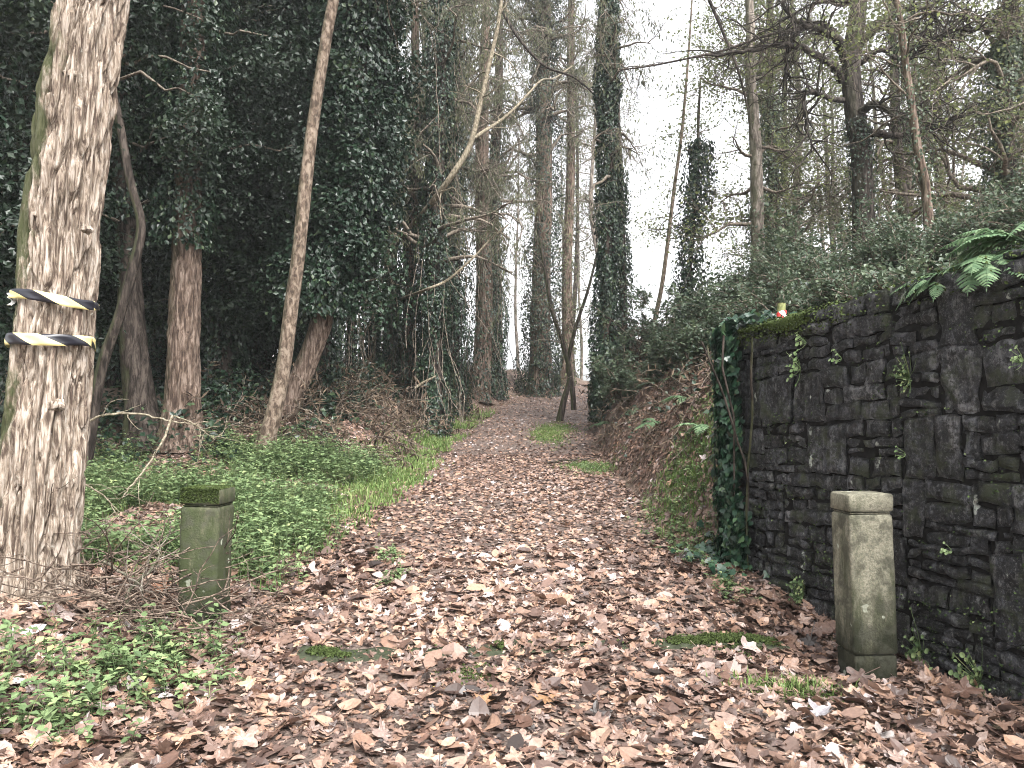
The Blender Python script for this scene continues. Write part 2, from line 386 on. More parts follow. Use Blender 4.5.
def stone_mat():
    m, t, o = new_mat('dark wet schist'); v = coords(t); vs = coords(t, (1, 1, .22)); vh = coords(t, (1, 1, 5))
    a = noise_n(t, vs, 9, 7, .7, .5); b = noise_n(t, v, 2.2, 4, .6); r = attr(t)
    c = ramp(t, a, [(.42, (.005, .005, .007)), (.51, (.021, .022, .027)), (.60, (.10, .102, .11))])
    c = mix(t, .9, c, ramp(t, r, [(0, (.45, .45, .5)), (.5, (1., 1., 1.05)), (.8, (1.8, 1.75, 1.7)), (1, (2.6, 2.5, 2.3))]), 'MULTIPLY')
    l = noise_n(t, vs, 24, 6, .8); c = mix(t, ramp(t, l, [(.53, (0, 0, 0)), (.60, (.6, .6, .6))]), c, (.19, .19, .185))
    w_ = noise_n(t, coords(t, (1, 1, .6)), 7, 3, .5); c = mix(t, ramp(t, w_, [(.675, (0, 0, 0)), (.69, (.9, .9, .9))]), c, (.55, .58, .52))
    fk = noise_n(t, v, 75, 5, .8); c = mix(t, ramp(t, fk, [(.54, (0, 0, 0)), (.60, (.8, .8, .8))]), c, (.19, .19, .18))
    dk = noise_n(t, v, 26, 5, .75); c = mix(t, 1., c, ramp(t, dk, [(.44, (.12, .12, .12)), (.54, (1.15, 1.15, 1.15))]), 'MULTIPLY')
    g = noise_n(t, v, 4.5, 7, .75); c = mix(t, ramp(t, g, [(.52, (0, 0, 0)), (.62, (.8, .8, .8))]), c, (.04, .05, .02))
    sx = N(t, 'ShaderNodeSeparateXYZ'); t.links.new(v, sx.inputs[0])
    top = N(t, 'ShaderNodeMath', operation='MULTIPLY_ADD'); t.links.new(noise_n(t, v, 8, 5, .7), top.inputs[0]); top.inputs[1].default_value = .30; t.links.new(sx.outputs[2], top.inputs[2])
    c = mix(t, ramp(t, top.outputs[0], [(.0, (0, 0, 0)), (.5, (0, 0, 0)), (1, (0, 0, 0))]), c, (.1, .12, .03))
    n = bump(t, noise_n(t, v, 34, 7, .8), 1.0, .035); n = bump(t, noise_n(t, vh, 9, 5, .75), .8, .035, n)
    principled(t, o, c, ramp(t, b, [(.3, (.34,) * 3), (.7, (.7,) * 3)]), n, .5); return m
def bollard_mat(name, base, green, amt):
    m, t, o = new_mat(name); v = coords(t)
    a = noise_n(t, v, 70, 6, .8); b = noise_n(t, coords(t, (1, 1, .30)), 7, 6, .7)
    c = mix(t, .5, base, ramp(t, a, [(.42, (.4, .4, .36)), (.58, (1.4, 1.38, 1.3))]), 'MULTIPLY')
    sx = N(t, 'ShaderNodeSeparateXYZ'); t.links.new(v, sx.inputs[0])
    lo = N(t, 'ShaderNodeMath', operation='MULTIPLY_ADD'); t.links.new(sx.outputs[2], lo.inputs[0]); lo.inputs[1].default_value = -.22; t.links.new(b, lo.inputs[2])
    c = mix(t, ramp(t, lo.outputs[0], [(amt, (0, 0, 0)), (amt + .2, (.95,) * 3)]), c, green)
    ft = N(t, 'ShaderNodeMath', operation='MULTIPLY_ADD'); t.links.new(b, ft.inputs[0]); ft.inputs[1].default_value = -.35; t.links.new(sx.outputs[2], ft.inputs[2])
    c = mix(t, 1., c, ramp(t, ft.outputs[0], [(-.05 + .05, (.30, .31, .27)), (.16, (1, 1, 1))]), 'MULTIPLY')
    d = noise_n(t, v, 9, 4, .6); c = mix(t, ramp(t, d, [(.49, (0, 0, 0)), (.60, (.7, .7, .7))]), c, (.05, .05, .036))
    vo = N(t, 'ShaderNodeTexVoronoi'); vo.inputs['Scale'].default_value = 9
    wn = N(t, 'ShaderNodeTexNoise'); wn.inputs['Scale'].default_value = 14; wn.inputs['Detail'].default_value = 4; t.links.new(v, wn.inputs['Vector'])
    wv = N(t, 'ShaderNodeVectorMath', operation='MULTIPLY_ADD'); t.links.new(wn.outputs['Color'], wv.inputs[0]); wv.inputs[1].default_value = (.09,) * 3; t.links.new(v, wv.inputs[2]); t.links.new(wv.outputs[0], vo.inputs['Vector'])
    sp = ramp(t, vo.outputs['Distance'], [(.15, (.8,) * 3), (.19, (0, 0, 0))])
    sel = ramp(t, vo.outputs['Color'], [(.46, (0, 0, 0)), (.48, (1, 1, 1))])
    c = mix(t, mix(t, 1., sp, sel, 'MULTIPLY'), c, (.42, .44, .36))
    n = bump(t, a, .7, .012); n = bump(t, noise_n(t, v, 12, 4, .6), .5, .02, n)
    principled(t, o, c, .85, n, .3); return m
def plain(name, col, rough=.6, sc=30, var=.25, spec=.3):
    m, t, o = new_mat(name); f = noise_n(t, coords(t), sc, 4, .6)
    c = mix(t, 1., col, ramp(t, f, [(.3, (1 - var,) * 3), (.7, (1 + var,) * 3)]), 'MULTIPLY')
    principled(t, o, c, rough, bump(t, f, .3, .005), spec); return m
def tape_mat(name, colA, colB, period, slope):
    m, t, o = new_mat(name); a = attr(t, 'u')
    f = N(t, 'ShaderNodeMath', operation='FRACT'); t.links.new(a, f.inputs[0])
    c = ramp(t, f.outputs[0], [(0, colA), (.5, colB)], 'CONSTANT')
    d = noise_n(t, coords(t), 25, 4, .6); c = mix(t, .4, c, ramp(t, d, [(.35, (.6, .58, .52)), (.6, (1, 1, 1))]), 'MULTIPLY')
    principled(t, o, c, .35, None, .5); return m
M['ground'] = ground_mat(); M['path'] = path_mat(); M['stone'] = stone_mat()
M['boll_r'] = bollard_mat('weathered concrete with algae', (.21, .20, .155), (.045, .05, .026), .30)
M['boll_l'] = bollard_mat('mossy concrete', (.12, .115, .08), (.034, .045, .016), .13)
M['mortar'] = plain('dark earth joint', (.010, .0095, .009), .95, 40, .6, .1)
M['jointmoss'] = leaf_mat('wall weeds', [(0, (.02, .035, .012)), (.6, (.05, .08, .025)), (.9, (.12, .18, .06)), (1, (.30, .36, .18))], .2, .6, .2)
M['moss'] = plain('green moss', (.045, .062, .02), .95, 60, .5, .1)
M['slabmoss'] = plain('mossy slab', (.035, .040, .025), .9, 25, .5, .1)

# ------------------------------------------------------------------ ground and path
def grid_sheet(name, xs, ys, zf, mat):
    X, Y = np.meshgrid(xs, ys); Z = zf(X, Y); n = len(xs); m = len(ys)
    i = np.arange(m - 1)[:, None] * n; j = np.arange(n - 1)[None]
    F = np.stack([i + j, i + j + 1, i + n + j + 1, i + n + j], -1).reshape(-1, 4)
    mb = MB(); mb.add(np.stack([X, Y, Z], -1).reshape(-1, 3), F, .5, 0, True); o = mb.build(name, mat); o['kind'] = 'structure'; return o
xs = np.concatenate([-np.geomspace(300, 8, 26)[:-1], np.arange(-8, 9, .09), np.geomspace(9, 300, 26)])
ys = np.concatenate([-np.geomspace(60, 3, 12)[:-1], np.arange(-3, 14, .09), np.arange(14, 45, .25), np.geomspace(45, 400, 30)])
def half(y): return 1.5 + .0 * y
def Hg(x, y): return H(x, y) - .05 * (1 - sstep(1.15, 1.4, np.abs(x - xc(y)))) * (1 - sstep(33, 34, y))
grid_sheet('ground', xs, ys, Hg, M['ground'])
yy = np.concatenate([np.arange(-6, 14, .08), np.arange(14, 34, .2)]); ss = np.linspace(-1, 1, 36)
S_, Y_ = np.meshgrid(ss, yy)
edge = 1.42 + (n2(Y_, S_ * 0 + np.sign(S_) * 3, .8, 3, 3) - .5) * .3
X_ = xc(Y_) + S_ * edge
Z_ = H(X_, Y_) + .012 - .05 * sstep(.93, 1, np.abs(S_))
mb = MB(); n_ = len(ss); i = np.arange(len(yy) - 1)[:, None] * n_; j = np.arange(n_ - 1)[None]
mb.add(np.stack([X_, Y_, Z_], -1).reshape(-1, 3), np.stack([i + j, i + j + 1, i + n_ + j + 1, i + n_ + j], -1).reshape(-1, 4), .5, 0, True)
po = mb.build('path', M['path']); po['kind'] = 'structure'

# ------------------------------------------------------------------ damp air
def haze():
    mb = MB(); x0, x1, y0, y1, z0, z1 = -60, 60, -6, 75, -8, 32
    V = [(x, y, z) for z in (z0, z1) for y in (y0, y1) for x in (x0, x1)]
    mb.add(V, [[0, 2, 3, 1], [4, 5, 7, 6], [0, 1, 5, 4], [2, 6, 7, 3], [0, 4, 6, 2], [1, 3, 7, 5]], .5)
    m, t, o = new_mat('damp air'); v = N(t, 'ShaderNodeVolumePrincipled'); v.inputs['Density'].default_value = .0011; v.inputs['Color'].default_value = (.93, .95, .97, 1); v.inputs['Anisotropy'].default_value = .3
    t.links.new(v.outputs[0], o.inputs['Volume']); h = mb.build('haze', m); h['kind'] = 'stuff'; h['label'] = 'thin pale damp air between the far trees'; h['category'] = 'haze'
haze()

# ------------------------------------------------------------------ stone wall
def wall_pt(u, v, out=0.):
    """u along the wall from the far end, v height, out towards the path"""
    u = np.asarray(u, float); v = np.asarray(v, float); v = v * (1 + .020 * (np.minimum(u, 3.2) - 1.0))
    return np.stack([WA[0] + WD[0] * u + WN[0] * out, WA[1] + WD[1] * u + WN[1] * out, v + 0 * u], -1)
def build_wall():
    root = thing('stone_wall', 'tall dark dry-stone retaining wall of wet blackish slabs with mossy top, right of the path', 'wall', (*WA, 0.))
    mb = MB(); r = random.Random(5)
    def stone(u0, u1, v0, v1, big):
        g = .004 if big else .003
        u0 += g; u1 -= g; v0 += g; v1 -= g
        if u1 - u0 < .02 or v1 - v0 < .012: return
        nu = max(6, int((u1 - u0) / .018)); nv = max(5, int((v1 - v0) / .018)); out = r.uniform(-.008, .012) if big else r.uniform(-.014, .012)
        a = np.linspace(0, 1, nu); b = np.linspace(0, 1, nv); A, B = np.meshgrid(a, b)
        U = u0 + (u1 - u0) * A; V = v0 + (v1 - v0) * B
        e = np.minimum(np.minimum(A * (u1 - u0), (1 - A) * (u1 - u0)), np.minimum(B, 1 - B) * (v1 - v0))
        j = .036
        q = np.stack([U * 4, V * 4, np.full_like(U, r.random() * 40)], -1)
        U = U + (noise(q * 2, 1) - .5) * j * (1.6 if big else 1.1); V = V + (noise(q * 2.3 + 9, 2) - .5) * j
        V = V + r.uniform(-.03, .03) * (A - .5) * (1 if big else .8)
        O = out - .014 * np.exp(-e / .004) + (fbm(q * [3, 3, 1], 5, 3) - .5) * (.045 if big else .06) + r.uniform(-.02, .02) * (B - .5) * (v1 - v0) / .4
        P = wall_pt(U, V, O); Pb = wall_pt(U, V, O * 0 - .14)
        idx = np.arange(nu * nv).reshape(nv, nu)
        F = np.stack([idx[:-1, :-1], idx[:-1, 1:], idx[1:, 1:], idx[1:, :-1]], -1).reshape(-1, 4)
        ring = np.concatenate([idx[0, :], idx[1:, -1], idx[-1, :-1][::-1], idx[1:-1, 0][::-1]]); k = len(ring)
        Vt = np.vstack([P.reshape(-1, 3), Pb.reshape(-1, 3)[ring]]); nb = nu * nv + np.arange(k)
        S = np.stack([ring, np.roll(ring, -1), np.roll(nb, -1), nb], -1)
        mb.add(Vt, np.vstack([F, S]), r.random() ** (1.2 if big else 1.5), 0, True)
    v = -.15; row = 0
    while v < WTOP - .02:
        hgt = r.uniform(.30, .46)
        if WTOP - v - hgt < .16: hgt = WTOP - v
        u = -.02 - r.uniform(0, .0)
        while u < WLEN:
            if r.random() < .36:
                w_ = r.uniform(.16, .42); 
                if r.random() < .35:
                    c = r.uniform(.25, .4) * hgt; stone(u, u + w_, v, v + c, False); stone(u, u + w_, v + c, v + hgt, True)
                else: stone(u, u + w_, v, v + hgt, True)
                u += w_
            else:
                w_ = r.uniform(.3, .7); y = v
                while y < v + hgt - .004:
                    t_ = r.uniform(.045, .13)
                    if v + hgt - y - t_ < .03: t_ = v + hgt - y
                    x = u
                    while x < u + w_ - .01:
                        l = r.uniform(.10, .38)
                        if u + w_ - x - l < .07: l = u + w_ - x
                        stone(x, x + l, y, y + t_, t_ > .1); x += l
                    y += t_
                u += w_
        v += hgt; row += 1
    mb.build('stonework', M['stone'], root)
    # earth-dark core: an extruded slab behind the stones
    mb = MB(); c = []
    for u in (0.02, WLEN):
        for v_, o_ in ((-.3, -.018), (WTOP - .05, -.018), (WTOP - .05, -.50), (-.3, -.50)): c.append(wall_pt(u, v_, o_))
    c = np.array(c); mb.add(c, [[0, 1, 2, 3], [7, 6, 5, 4], [0, 4, 5, 1], [1, 5, 6, 2], [2, 6, 7, 3], [3, 7, 4, 0]], .5)
    mb.build('core', M['mortar'], root)
    # moss blanket along the top
    mb = MB(); us = np.arange(-.03, WLEN, .025); vs = np.linspace(0, 1, 16); U, B = np.meshgrid(us, vs)
    prof_o = np.interp(B, [0, .15, .35, 1], [.045, .06, .0, -.5]); prof_v = np.interp(B, [0, .15, .35, 1], [-.10, -.02, .02, .03])
    nz = fbm(np.stack([U * 6, B * 5, U * 0], -1), 4, 8)
    drop = np.clip(fbm(np.stack([U * 2.5, U * 0, U * 0 + 3], -1), 3, 4) - .35, 0, 1) * 2
    Pm = wall_pt(U, WTOP - .012 + prof_v * (.25 + drop) + (nz - .45) * .06, prof_o + (nz - .6) * .05)
    n = len(us); i = np.arange(len(vs) - 1)[:, None] * n; j = np.arange(n - 1)[None]
    Fm = np.stack([i + j, i + j + 1, i + n + j + 1, i + n + j], -1).reshape(-1, 4)
    msk = (fbm(np.stack([U * 7, B * 4, U * 0 + 9], -1), 4, 18) > .30 + .45 * sstep(.55, 1.3, U)).ravel()[Fm].all(1)
    mb.add(Pm.reshape(-1, 3), Fm[msk], .5, 0, True)
    k = 14000; u = rng.uniform(0, WLEN, k); t_ = rng.random(k)
    k_ = rng.random(k) < 1 - .8 * sstep(.8, 1.5, u); u = u[k_]; t_ = t_[k_]; k = len(u)
    P = wall_pt(u, WTOP + .0 + rng.normal(0, .012, k) - .09 * (t_ < .3) * rng.random(k) * 1.8, np.where(t_ < .3, .05, rng.uniform(-.45, .05, k)))
    Mx = frames(rsph(k) + [0, 0, .8], spin=rng.uniform(0, 6, k)); scatter(mb, *KITE, P, Mx, rng.uniform(.012, .03, k), mat=0)
    mb.build('moss', M['moss'], root)
    # weeds and moss rooted in the joints, thickest low down
    mb = MB(); k = 16000; u = rng.uniform(0, WLEN, k); v_ = rng.uniform(0, 2.1, k); q = fbm(np.stack([u * 3, v_ * 9, 0 * u], -1), 4, 33)
    kp = q + rng.normal(0, .03, k) > .505 + .09 * (v_ / 2.1); u, v_ = u[kp], v_[kp]; k = len(u)
    P = wall_pt(u, v_, .012 + rng.random(k) * .012)
    scatter(mb, *LEAF, P, frames(norm(np.tile([WN[0], WN[1], .6], (k, 1)) + rng.normal(0, .5, (k, 3))), spin=rng.uniform(0, 6.28, k)), rng.uniform(.006, .020, k), rnd=rng.random(k) ** 1.5)
    jo = mb.build('joint_moss', M['jointmoss'], root)
    return root
build_wall()

# ------------------------------------------------------------------ bollards
def bollard(loc, size, hgt, rot, tilt, mat, label, weather):
    root = thing('stone_bollard', label, 'bollard', loc, 'square stone bollards flanking the path')
    def block(name, z0, z1, s0, s1, ch, topround=0.):
        mb = MB(); prof = []
        zz = np.linspace(z0, z1, max(3, int((z1 - z0) / .03)))
        rings = [(z, s0 + (s1 - s0) * (z - z0) / (z1 - z0)) for z in zz]
        rings = [(rings[0][0], rings[0][1] - .012)] + [(rings[0][0] + .008, rings[0][1])] + rings[1:-1] + [(rings[-1][0] - .010, rings[-1][1])] + [(rings[-1][0], rings[-1][1] - .014)]
        m = 12; per = []
        for q in range(4):
            a = R(90 * q)
            for f in np.linspace(-1 + ch, 1 - ch, m):
                x, y = 1., f; per.append((x * math.cos(a) - y * math.sin(a), x * math.sin(a) + y * math.cos(a)))
        per = np.array(per); k = len(per); V = []
        for z, s in rings: V.append(np.column_stack([per * s / 2, np.full(k, z)]))
        for f in (.66, .33): V.append(np.column_stack([per * rings[-1][1] / 2 * f, np.full(k, z1 + topround * (1 - f))]))
        V = np.array(V); nr = len(V)
        nz = fbm(V * 9 + loc[0] * 7, 4, 2)[..., None] - .5; nz2 = noise(V * 45, 4)[..., None] - .5
        dirv = V.copy(); dirv[..., 2] = 0; V = V + dirv / (size / 2) * (nz * .016 + nz2 * .006) * weather
        i = np.arange(nr - 1)[:, None] * k; j = np.arange(k)[None]; jn = (j + 1) % k
        F = np.stack([i + j, i + jn, i + k + jn, i + k + j], -1).reshape(-1, 4)
        Vv = np.vstack([V.reshape(-1, 3), [[0, 0, z1 + topround]]]); mb.add(Vv, F, .5, 0, True)
        last = (nr - 1) * k; mb.add(Vv[last:], np.array([[jj, (jj + 1) % k, k] for jj in range(k)]), .5, 0, True)
        o = mb.build(name, mat, root, origin=(0, 0, 0)); return o
    block('plinth', -.15, .10, size * .93, size * .93, .05)
    block('shaft', .105, hgt - .115, size, size * .985, .10)
    block('neck', hgt - .113, hgt - .100, size * .93, size * .93, .05)
    block('cap', hgt - .098, hgt, size * 1.015, size * 1.01, .06, .008)
    root.rotation_euler = (tilt[0], tilt[1], rot)
    return root
bollard((2.02, 4.62, 0.0), .25, .99, R(2), (0, R(-.6)), M['boll_r'], 'clean grey-green square stone bollard with chamfered corners standing before the black wall', .4)
bollard((-2.0, 5.25, .02), .25, .955, R(-3), (R(1), R(1.2)), M['boll_l'], 'half-buried moss-covered square stone bollard among nettles, left of the path', 1.2)
mb = MB(); k = 5000; P = np.column_stack([rng.uniform(-.125, .125, k), rng.uniform(-.125, .125, k), np.full(k, .958)]) 
ed = rng.random(k) < .35; P[ed, 1] = -.132; P[ed, 2] -= rng.random(ed.sum()) ** 2 * .09
scatter(mb, *KITE, P + [-2.0, 5.25, .02], frames(rsph(k) + [0, -.2, 1], spin=rng.uniform(0, 6, k)), rng.uniform(.008, .02, k))
lb = [o for o in COL.objects if o.name.startswith('stone_bollard')][-1]
mo = mb.build('moss', M['moss'], lb, origin=(-2.0, 5.25, .02))

# threshold slab across the path
def threshold():
    mb = MB(); xs = np.arange(-1.25, 1.72, .03); ys = np.linspace(-.11, .11, 9); X, Y = np.meshgrid(xs, ys)
    Yw = 4.86 + Y + .10 * X + .02 * np.sin(X * 3) + (n2(X, Y * 0 + 1, 3, 2, 4) - .5) * .05
    top = H(X, Yw) + .012 + .012 * sstep(.9, 1.05, X) + .008 * (X < -.1) + (n2(X, Y, 5, 3, 2) - .5) * .07 - .07 * sstep(.085, .115, np.abs(Y))
    n = len(xs); i = np.arange(len(ys) - 1)[:, None] * n; j = np.arange(n - 1)[None]
    mb.add(np.stack([X, Yw, top], -1).reshape(-1, 3), np.stack([i + j, i + j + 1, i + n + j + 1, i + n + j], -1).reshape(-1, 4), .5, 0, True)
    return tag(mb.build('stone_threshold', M['slabmoss'], origin=(0, 4.86, 0)), 'sunken mossy stone strip across the path between the two bollards', 'stone strip')
threshold()

# ------------------------------------------------------------------ trees
def px_line(pts, d):
    """pts: (px, py[, d]) -> world points"""
    return np.array([PX(p[0], p[1], p[2] if len(p) > 2 else d) for p in pts])
def base_of(px, py): return hit(px, py)

def ivy_on(C, rr, n, spread=.10, size=.08, clump=2.2, mb=None, hang=.35, mat=0, lo=0., hi=1., seed=1, leaf=KITE):
    mb = mb or MB(); m = len(C); t = rng.uniform(lo, hi, n) * (m - 1.001); k = t.astype(int); f = (t - k)[:, None]
    c = C[k] * (1 - f) + C[k+1] * f; r = rr[k]
    a = rng.uniform(0, 2 * np.pi, n); d = np.stack([np.cos(a), np.sin(a), np.zeros(n)], -1)
    nz = fbm(np.stack([np.cos(a) * 1.5, np.sin(a) * 1.5, c[:, 2] * clump * .5], -1), 3, seed)
    off = r + spread * np.clip(nz - .25, .02, 1) * 2.4 * rng.beta(2.2, 1.0, n) + .01
    keep = nz + rng.normal(0, .06, n) > .34
    P = (c + d * off[:, None])[keep]; d = d[keep]; n = len(P)
    Nn = norm(d + rng.normal(0, .45, (n, 3)) + [0, 0, .35])
    Mx = frames(Nn, spin=np.pi + rng.normal(0, .5, n))
    scatter(mb, *leaf, P, Mx, size * rng.uniform(.55, 1.25, n), mat=mat)
    return mb
def leaf_clumps(mb, centers, radii, per, size, flat=.8, leaf=KITE, mat=0, up=.5, shell=True, droop=0.):
    """foliage clumps: leaves crowd the outer part of each clump, facing outwards and up"""
    nC = len(centers); per = np.broadcast_to(np.asarray(per), (nC,)); idx = np.repeat(np.arange(nC), per); n = len(idx)
    d = rsph(n); q = rng.random(n) ** (.45 if shell else .8)
    nzs = .55 + .9 * noise(d * 1.7 + centers[idx] * 3.1, 6)
    off = d * (q * nzs)[:, None] * radii[idx][:, None]; off[:, 2] *= flat
    off[:, 2] -= droop * rng.random(n) * radii[idx]
    P = centers[idx] + off
    Nn = norm(d * .8 + rng.normal(0, .5, (n, 3)) + [0, 0, up])
    scatter(mb, *leaf, P, frames(Nn, spin=rng.uniform(0, 6.28, n) if leaf is not NARROW else rng.normal(0, .5, n)), size * rng.uniform(.55, 1.3, n), mat=mat, rnd=np.clip(rng.random(nC)[idx] * .5 + rng.random(n) * .5, 0, 1))
def tree(name, label, cat, base, pts, rad, bark, group=None, furrow=0., sides=20, fs=9, flare=.35, ivy=None, seed=0, rings=None, sub='trunk', ivymat='ivy', vf=.62):
    root = thing(name, label, cat, tuple(base), group)
    mb = MB(); C, rr = trunk_mesh(mb, pts, rad, sides, rings, furrow, fs, seed, flare, vf=vf)
    mb.build(sub, M[bark], root)
    if ivy:
        mi = ivy_on(C, rr, seed=seed + 3, **ivy)
        # a few woody ivy stems up the bark
        mi.build('ivy', M[ivymat], root)
    return root, C, rr
def up_from(pts, hgt, lean=(0, 0), steps=3, wob=.25):
    """continue a trunk polyline upwards by hgt metres"""
    p = pts[-1]; d = pts[-1] - pts[-2]; d = d / max(abs(d[2]), .01); out = [*pts]
    for k in range(steps):
        p = p + np.array([d[0] * hgt / steps * .7 + lean[0] + random.uniform(-wob, wob), d[1] * .5 * hgt / steps + random.uniform(-wob, wob) + lean[1], hgt / steps]); out.append(p)
    return np.array(out)
def crown(root, C, rr, lo, nb, blen, nt, tlen, leaves, lsize, leafmat, twigmat='twig', upd=.4, grav=-.03, tgrav=-.06, leaf=KITE, jitter=.12, rb=.35, name='crown', clumpy=1, hang=False, xlim=None):
    """limbs, twigs and leaves of one tree in one crown mesh"""
    mb = MB(); m = len(C)
    t = rng.uniform(lo, 1, nb) * (m - 1.001); k = t.astype(int); a = rng.uniform(0, 6.28, nb)
    S = C[k]; D = np.stack([np.cos(a), np.sin(a), rng.uniform(-.1, 1, nb) * upd * 2], -1)
    if xlim is not None: D[:, 0] = np.where(rng.random(nb) < xlim[1], np.sign(xlim[0]) * np.abs(D[:, 0]), D[:, 0])
    Lb = blen * rng.uniform(.5, 1.1, nb) * (1.25 - .6 * t / m)
    B = grow(S, D, Lb, 8, .27, grav); r0 = np.clip(rr[k] * rb, .012, .14)
    tubes(mb, B, r0[:, None] * np.linspace(1, .22, 8)[None], 5, 1)
    n2_ = max(4, int(nb * 3)); P2, T2, i2, t2 = pick(B, n2_, .25, 1)
    B2 = grow(P2, T2 + rng.normal(0, .7, (n2_, 3)), blen * .45 * rng.uniform(.4, 1.2, n2_), 7, .22, grav)
    tubes(mb, B2, (r0[i2] * .35)[:, None] * np.linspace(1, .25, 7)[None], 4, 1)
    P3, T3, i3, _ = pick(B2, nt, .1, 1)
    B3 = grow(P3, T3 * .7 + rng.normal(0, .6, (nt, 3)), tlen * rng.uniform(.4, 1.3, nt), 6, .22, tgrav)
    tubes(mb, B3, np.clip(r0[i2[i3]] * .12, .003, .012)[:, None] * np.linspace(1, .4, 6)[None], 3, 1)
    if leaves:
        P4, T4, i4, _ = pick(B3, leaves, .1, 1)
        # uneven: some twigs bare, some thick with leaves
        den = rng.random(nt) ** 2.4; keep = rng.random(leaves) < den[i4] * 2.2 + .05
        P4 = P4[keep] + rng.normal(0, jitter, (keep.sum(), 3)); T4 = T4[keep]; n = len(P4)
        if hang:
            Nn = norm(np.stack([rng.normal(0, 1, n), rng.normal(0, 1, n), rng.normal(0, .25, n)], -1)); Mx = frames(Nn, spin=rng.normal(0, .45, n))
        else:
            Nn = norm(rng.normal(0, .6, (n, 3)) + [0, 0, .7]); Mx = frames(Nn, spin=rng.uniform(0, 6.28, n))
        scatter(mb, *leaf, P4, Mx, lsize * rng.uniform(.6, 1.3, n), mat=0, rnd=np.clip(rng.random(nt)[i4[keep]] * .5 + rng.random(n) * .5, 0, 1))
    return mb.build(name, [M[leafmat], M[twigmat]], root)

# --- T1: the big foreground trunk with the tape
d1 = 5.05
g1 = H(PX(38, 590, d1)[0], d1)
pts = px_line([(30, 640), (33, 560), (40, 480), (48, 400), (54, 320), (60, 240), (68, 170), (78, 90), (92, 0), (106, -90)], d1)
pts = up_from(pts, 6.5, (.12, .1), 3, .1)
px2m = d1 / FPX
rad = [.34, .262, .25, .235, .228, .235, .232, .232, .222, .215, .17, .12, .06]
root1, C1, rr1 = tree('foreground_tree', 'thick pinkish-grey furrowed trunk in the left foreground wrapped with two black and yellow tapes', 'tree', (pts[0][0], d1, float(g1)), pts, rad, 'bark_front', furrow=.058, sides=340, rings=1000, fs=5.2, vf=.42, flare=.10, seed=4)
crown(root1, C1, rr1, .80, 12, 2.6, 260, .7, 5000, .08, 'evergreen', 'twig', .5)
# knots
for (px, py, s) in ((68, 72, .03), (52, 405, .035), (83, 228, .022), (36, 213, .02)):
    mb = MB(); c = PX(px, py, d1 - .205); a = np.linspace(0, 6.28, 14, endpoint=False)
    V = [c + [0, -.006, 0]] + [c + [math.cos(q) * s, .0, math.sin(q) * s * .7] for q in a] + [c + [math.cos(q) * s * 1.7, .05, math.sin(q) * s * 1.3] for q in a]
    F3 = [[0, 1 + i, 1 + (i + 1) % 14] for i in range(14)]; F4 = [[1 + i, 15 + i, 15 + (i + 1) % 14, 1 + (i + 1) % 14] for i in range(14)]
    V = np.array(V) + rng.normal(0, .003, (29, 3)); mb.add(V, F3, .5, 0, True); mb.add(V, F4, .5, 0, True)
    mb.build('knot', M['bark_front'], root1)

# hazard tapes round that trunk: a twisted ribbon each, things of their own
def tape(name, label, py, pyr, width, mat, phase, kink, twist):
    mb = MB(); n = 120; a = np.linspace(0, 2 * np.pi, n); V = []; uu = []
    zc = PX(55, py, d1)[2]; zr = PX(90, pyr, d1)[2]; slope = (zr - zc)
    i0 = int(np.argmin(np.abs(C1[:, 2] - zc))); c = C1[i0]; r = rr1[i0]
    rows = 5
    for b in np.linspace(-.5, .5, rows):
        w_ = width * (1 - twist * np.clip(np.sin(a * 2 + kink), 0, 1) ** 3)
        rad_ = r * 1.04 + .010 + .004 * np.sin(a * 9 + b * 5) + .006 * np.sin(a * 5 + kink)
        z = zc + slope * np.cos(a) * .9 + b * w_ + .006 * np.sin(a * 3 + kink)
        V.append(np.stack([c[0] + np.cos(a) * rad_, c[1] + np.sin(a) * rad_, z], -1))
        uu.append(a * r / .34 + b * .42 + phase)
    V = np.array(V); i = np.arange(rows - 1)[:, None] * n; j = np.arange(n - 1)[None]
    F = np.stack([i + j, i + j + 1, i + n + j + 1, i + n + j], -1).reshape(-1, 4)
    mb.add(V.reshape(-1, 3), F, .5, 0, True)
    # loose knotted ends at the left side
    o = mb.build(name, mat, origin=(c[0], c[1], zc))
    at = o.data.attributes.new('u', 'FLOAT', 'POINT'); at.data.foreach_set('value', np.array(uu).ravel().astype(np.float32))
    sm = o.modifiers.new('thick', 'SOLIDIFY'); sm.thickness = .002
    return tag(o, label, 'barrier tape', 'hazard tapes round the foreground trunk')
M['tape'] = tape_mat('black and yellow tape', (.012, .012, .018), (.72, .62, .28), 1, 1)
tape('barrier_tape', 'upper black and pale yellow tape, narrow and twisted, round the foreground trunk', 302, 307, .062, M['tape'], .1, .6, .45)
tape('barrier_tape', 'lower black and pale yellow tape, flat and wider, round the foreground trunk', 343, 343, .072, M['tape'], .45, 2.2, .12)
# crumpled white tape end left of the trunk
c = PX(14, 300, d1 - .05); mb = MB(); Pk = grow(np.tile(c, (3, 1)), np.array([[.1, -.3, 1], [-.1, 0, -1], [0, -.4, -.6]]), .085, 7, .5, -.1)
for q in Pk:
    side = np.array([.010, .008, 0]); V = np.vstack([q - side, q + side]); mb.add(V, [[i, i + 1, i + 8, i + 7] for i in range(6)], .5, 0, True)
tag(mb.build('tape_knot', plain('white tape back', (.62, .62, .60), .5), origin=c), 'crumpled white loose ends of the tape at the left edge of the trunk', 'tape end')

LG = 'dark ivy-clad trees left of the path'
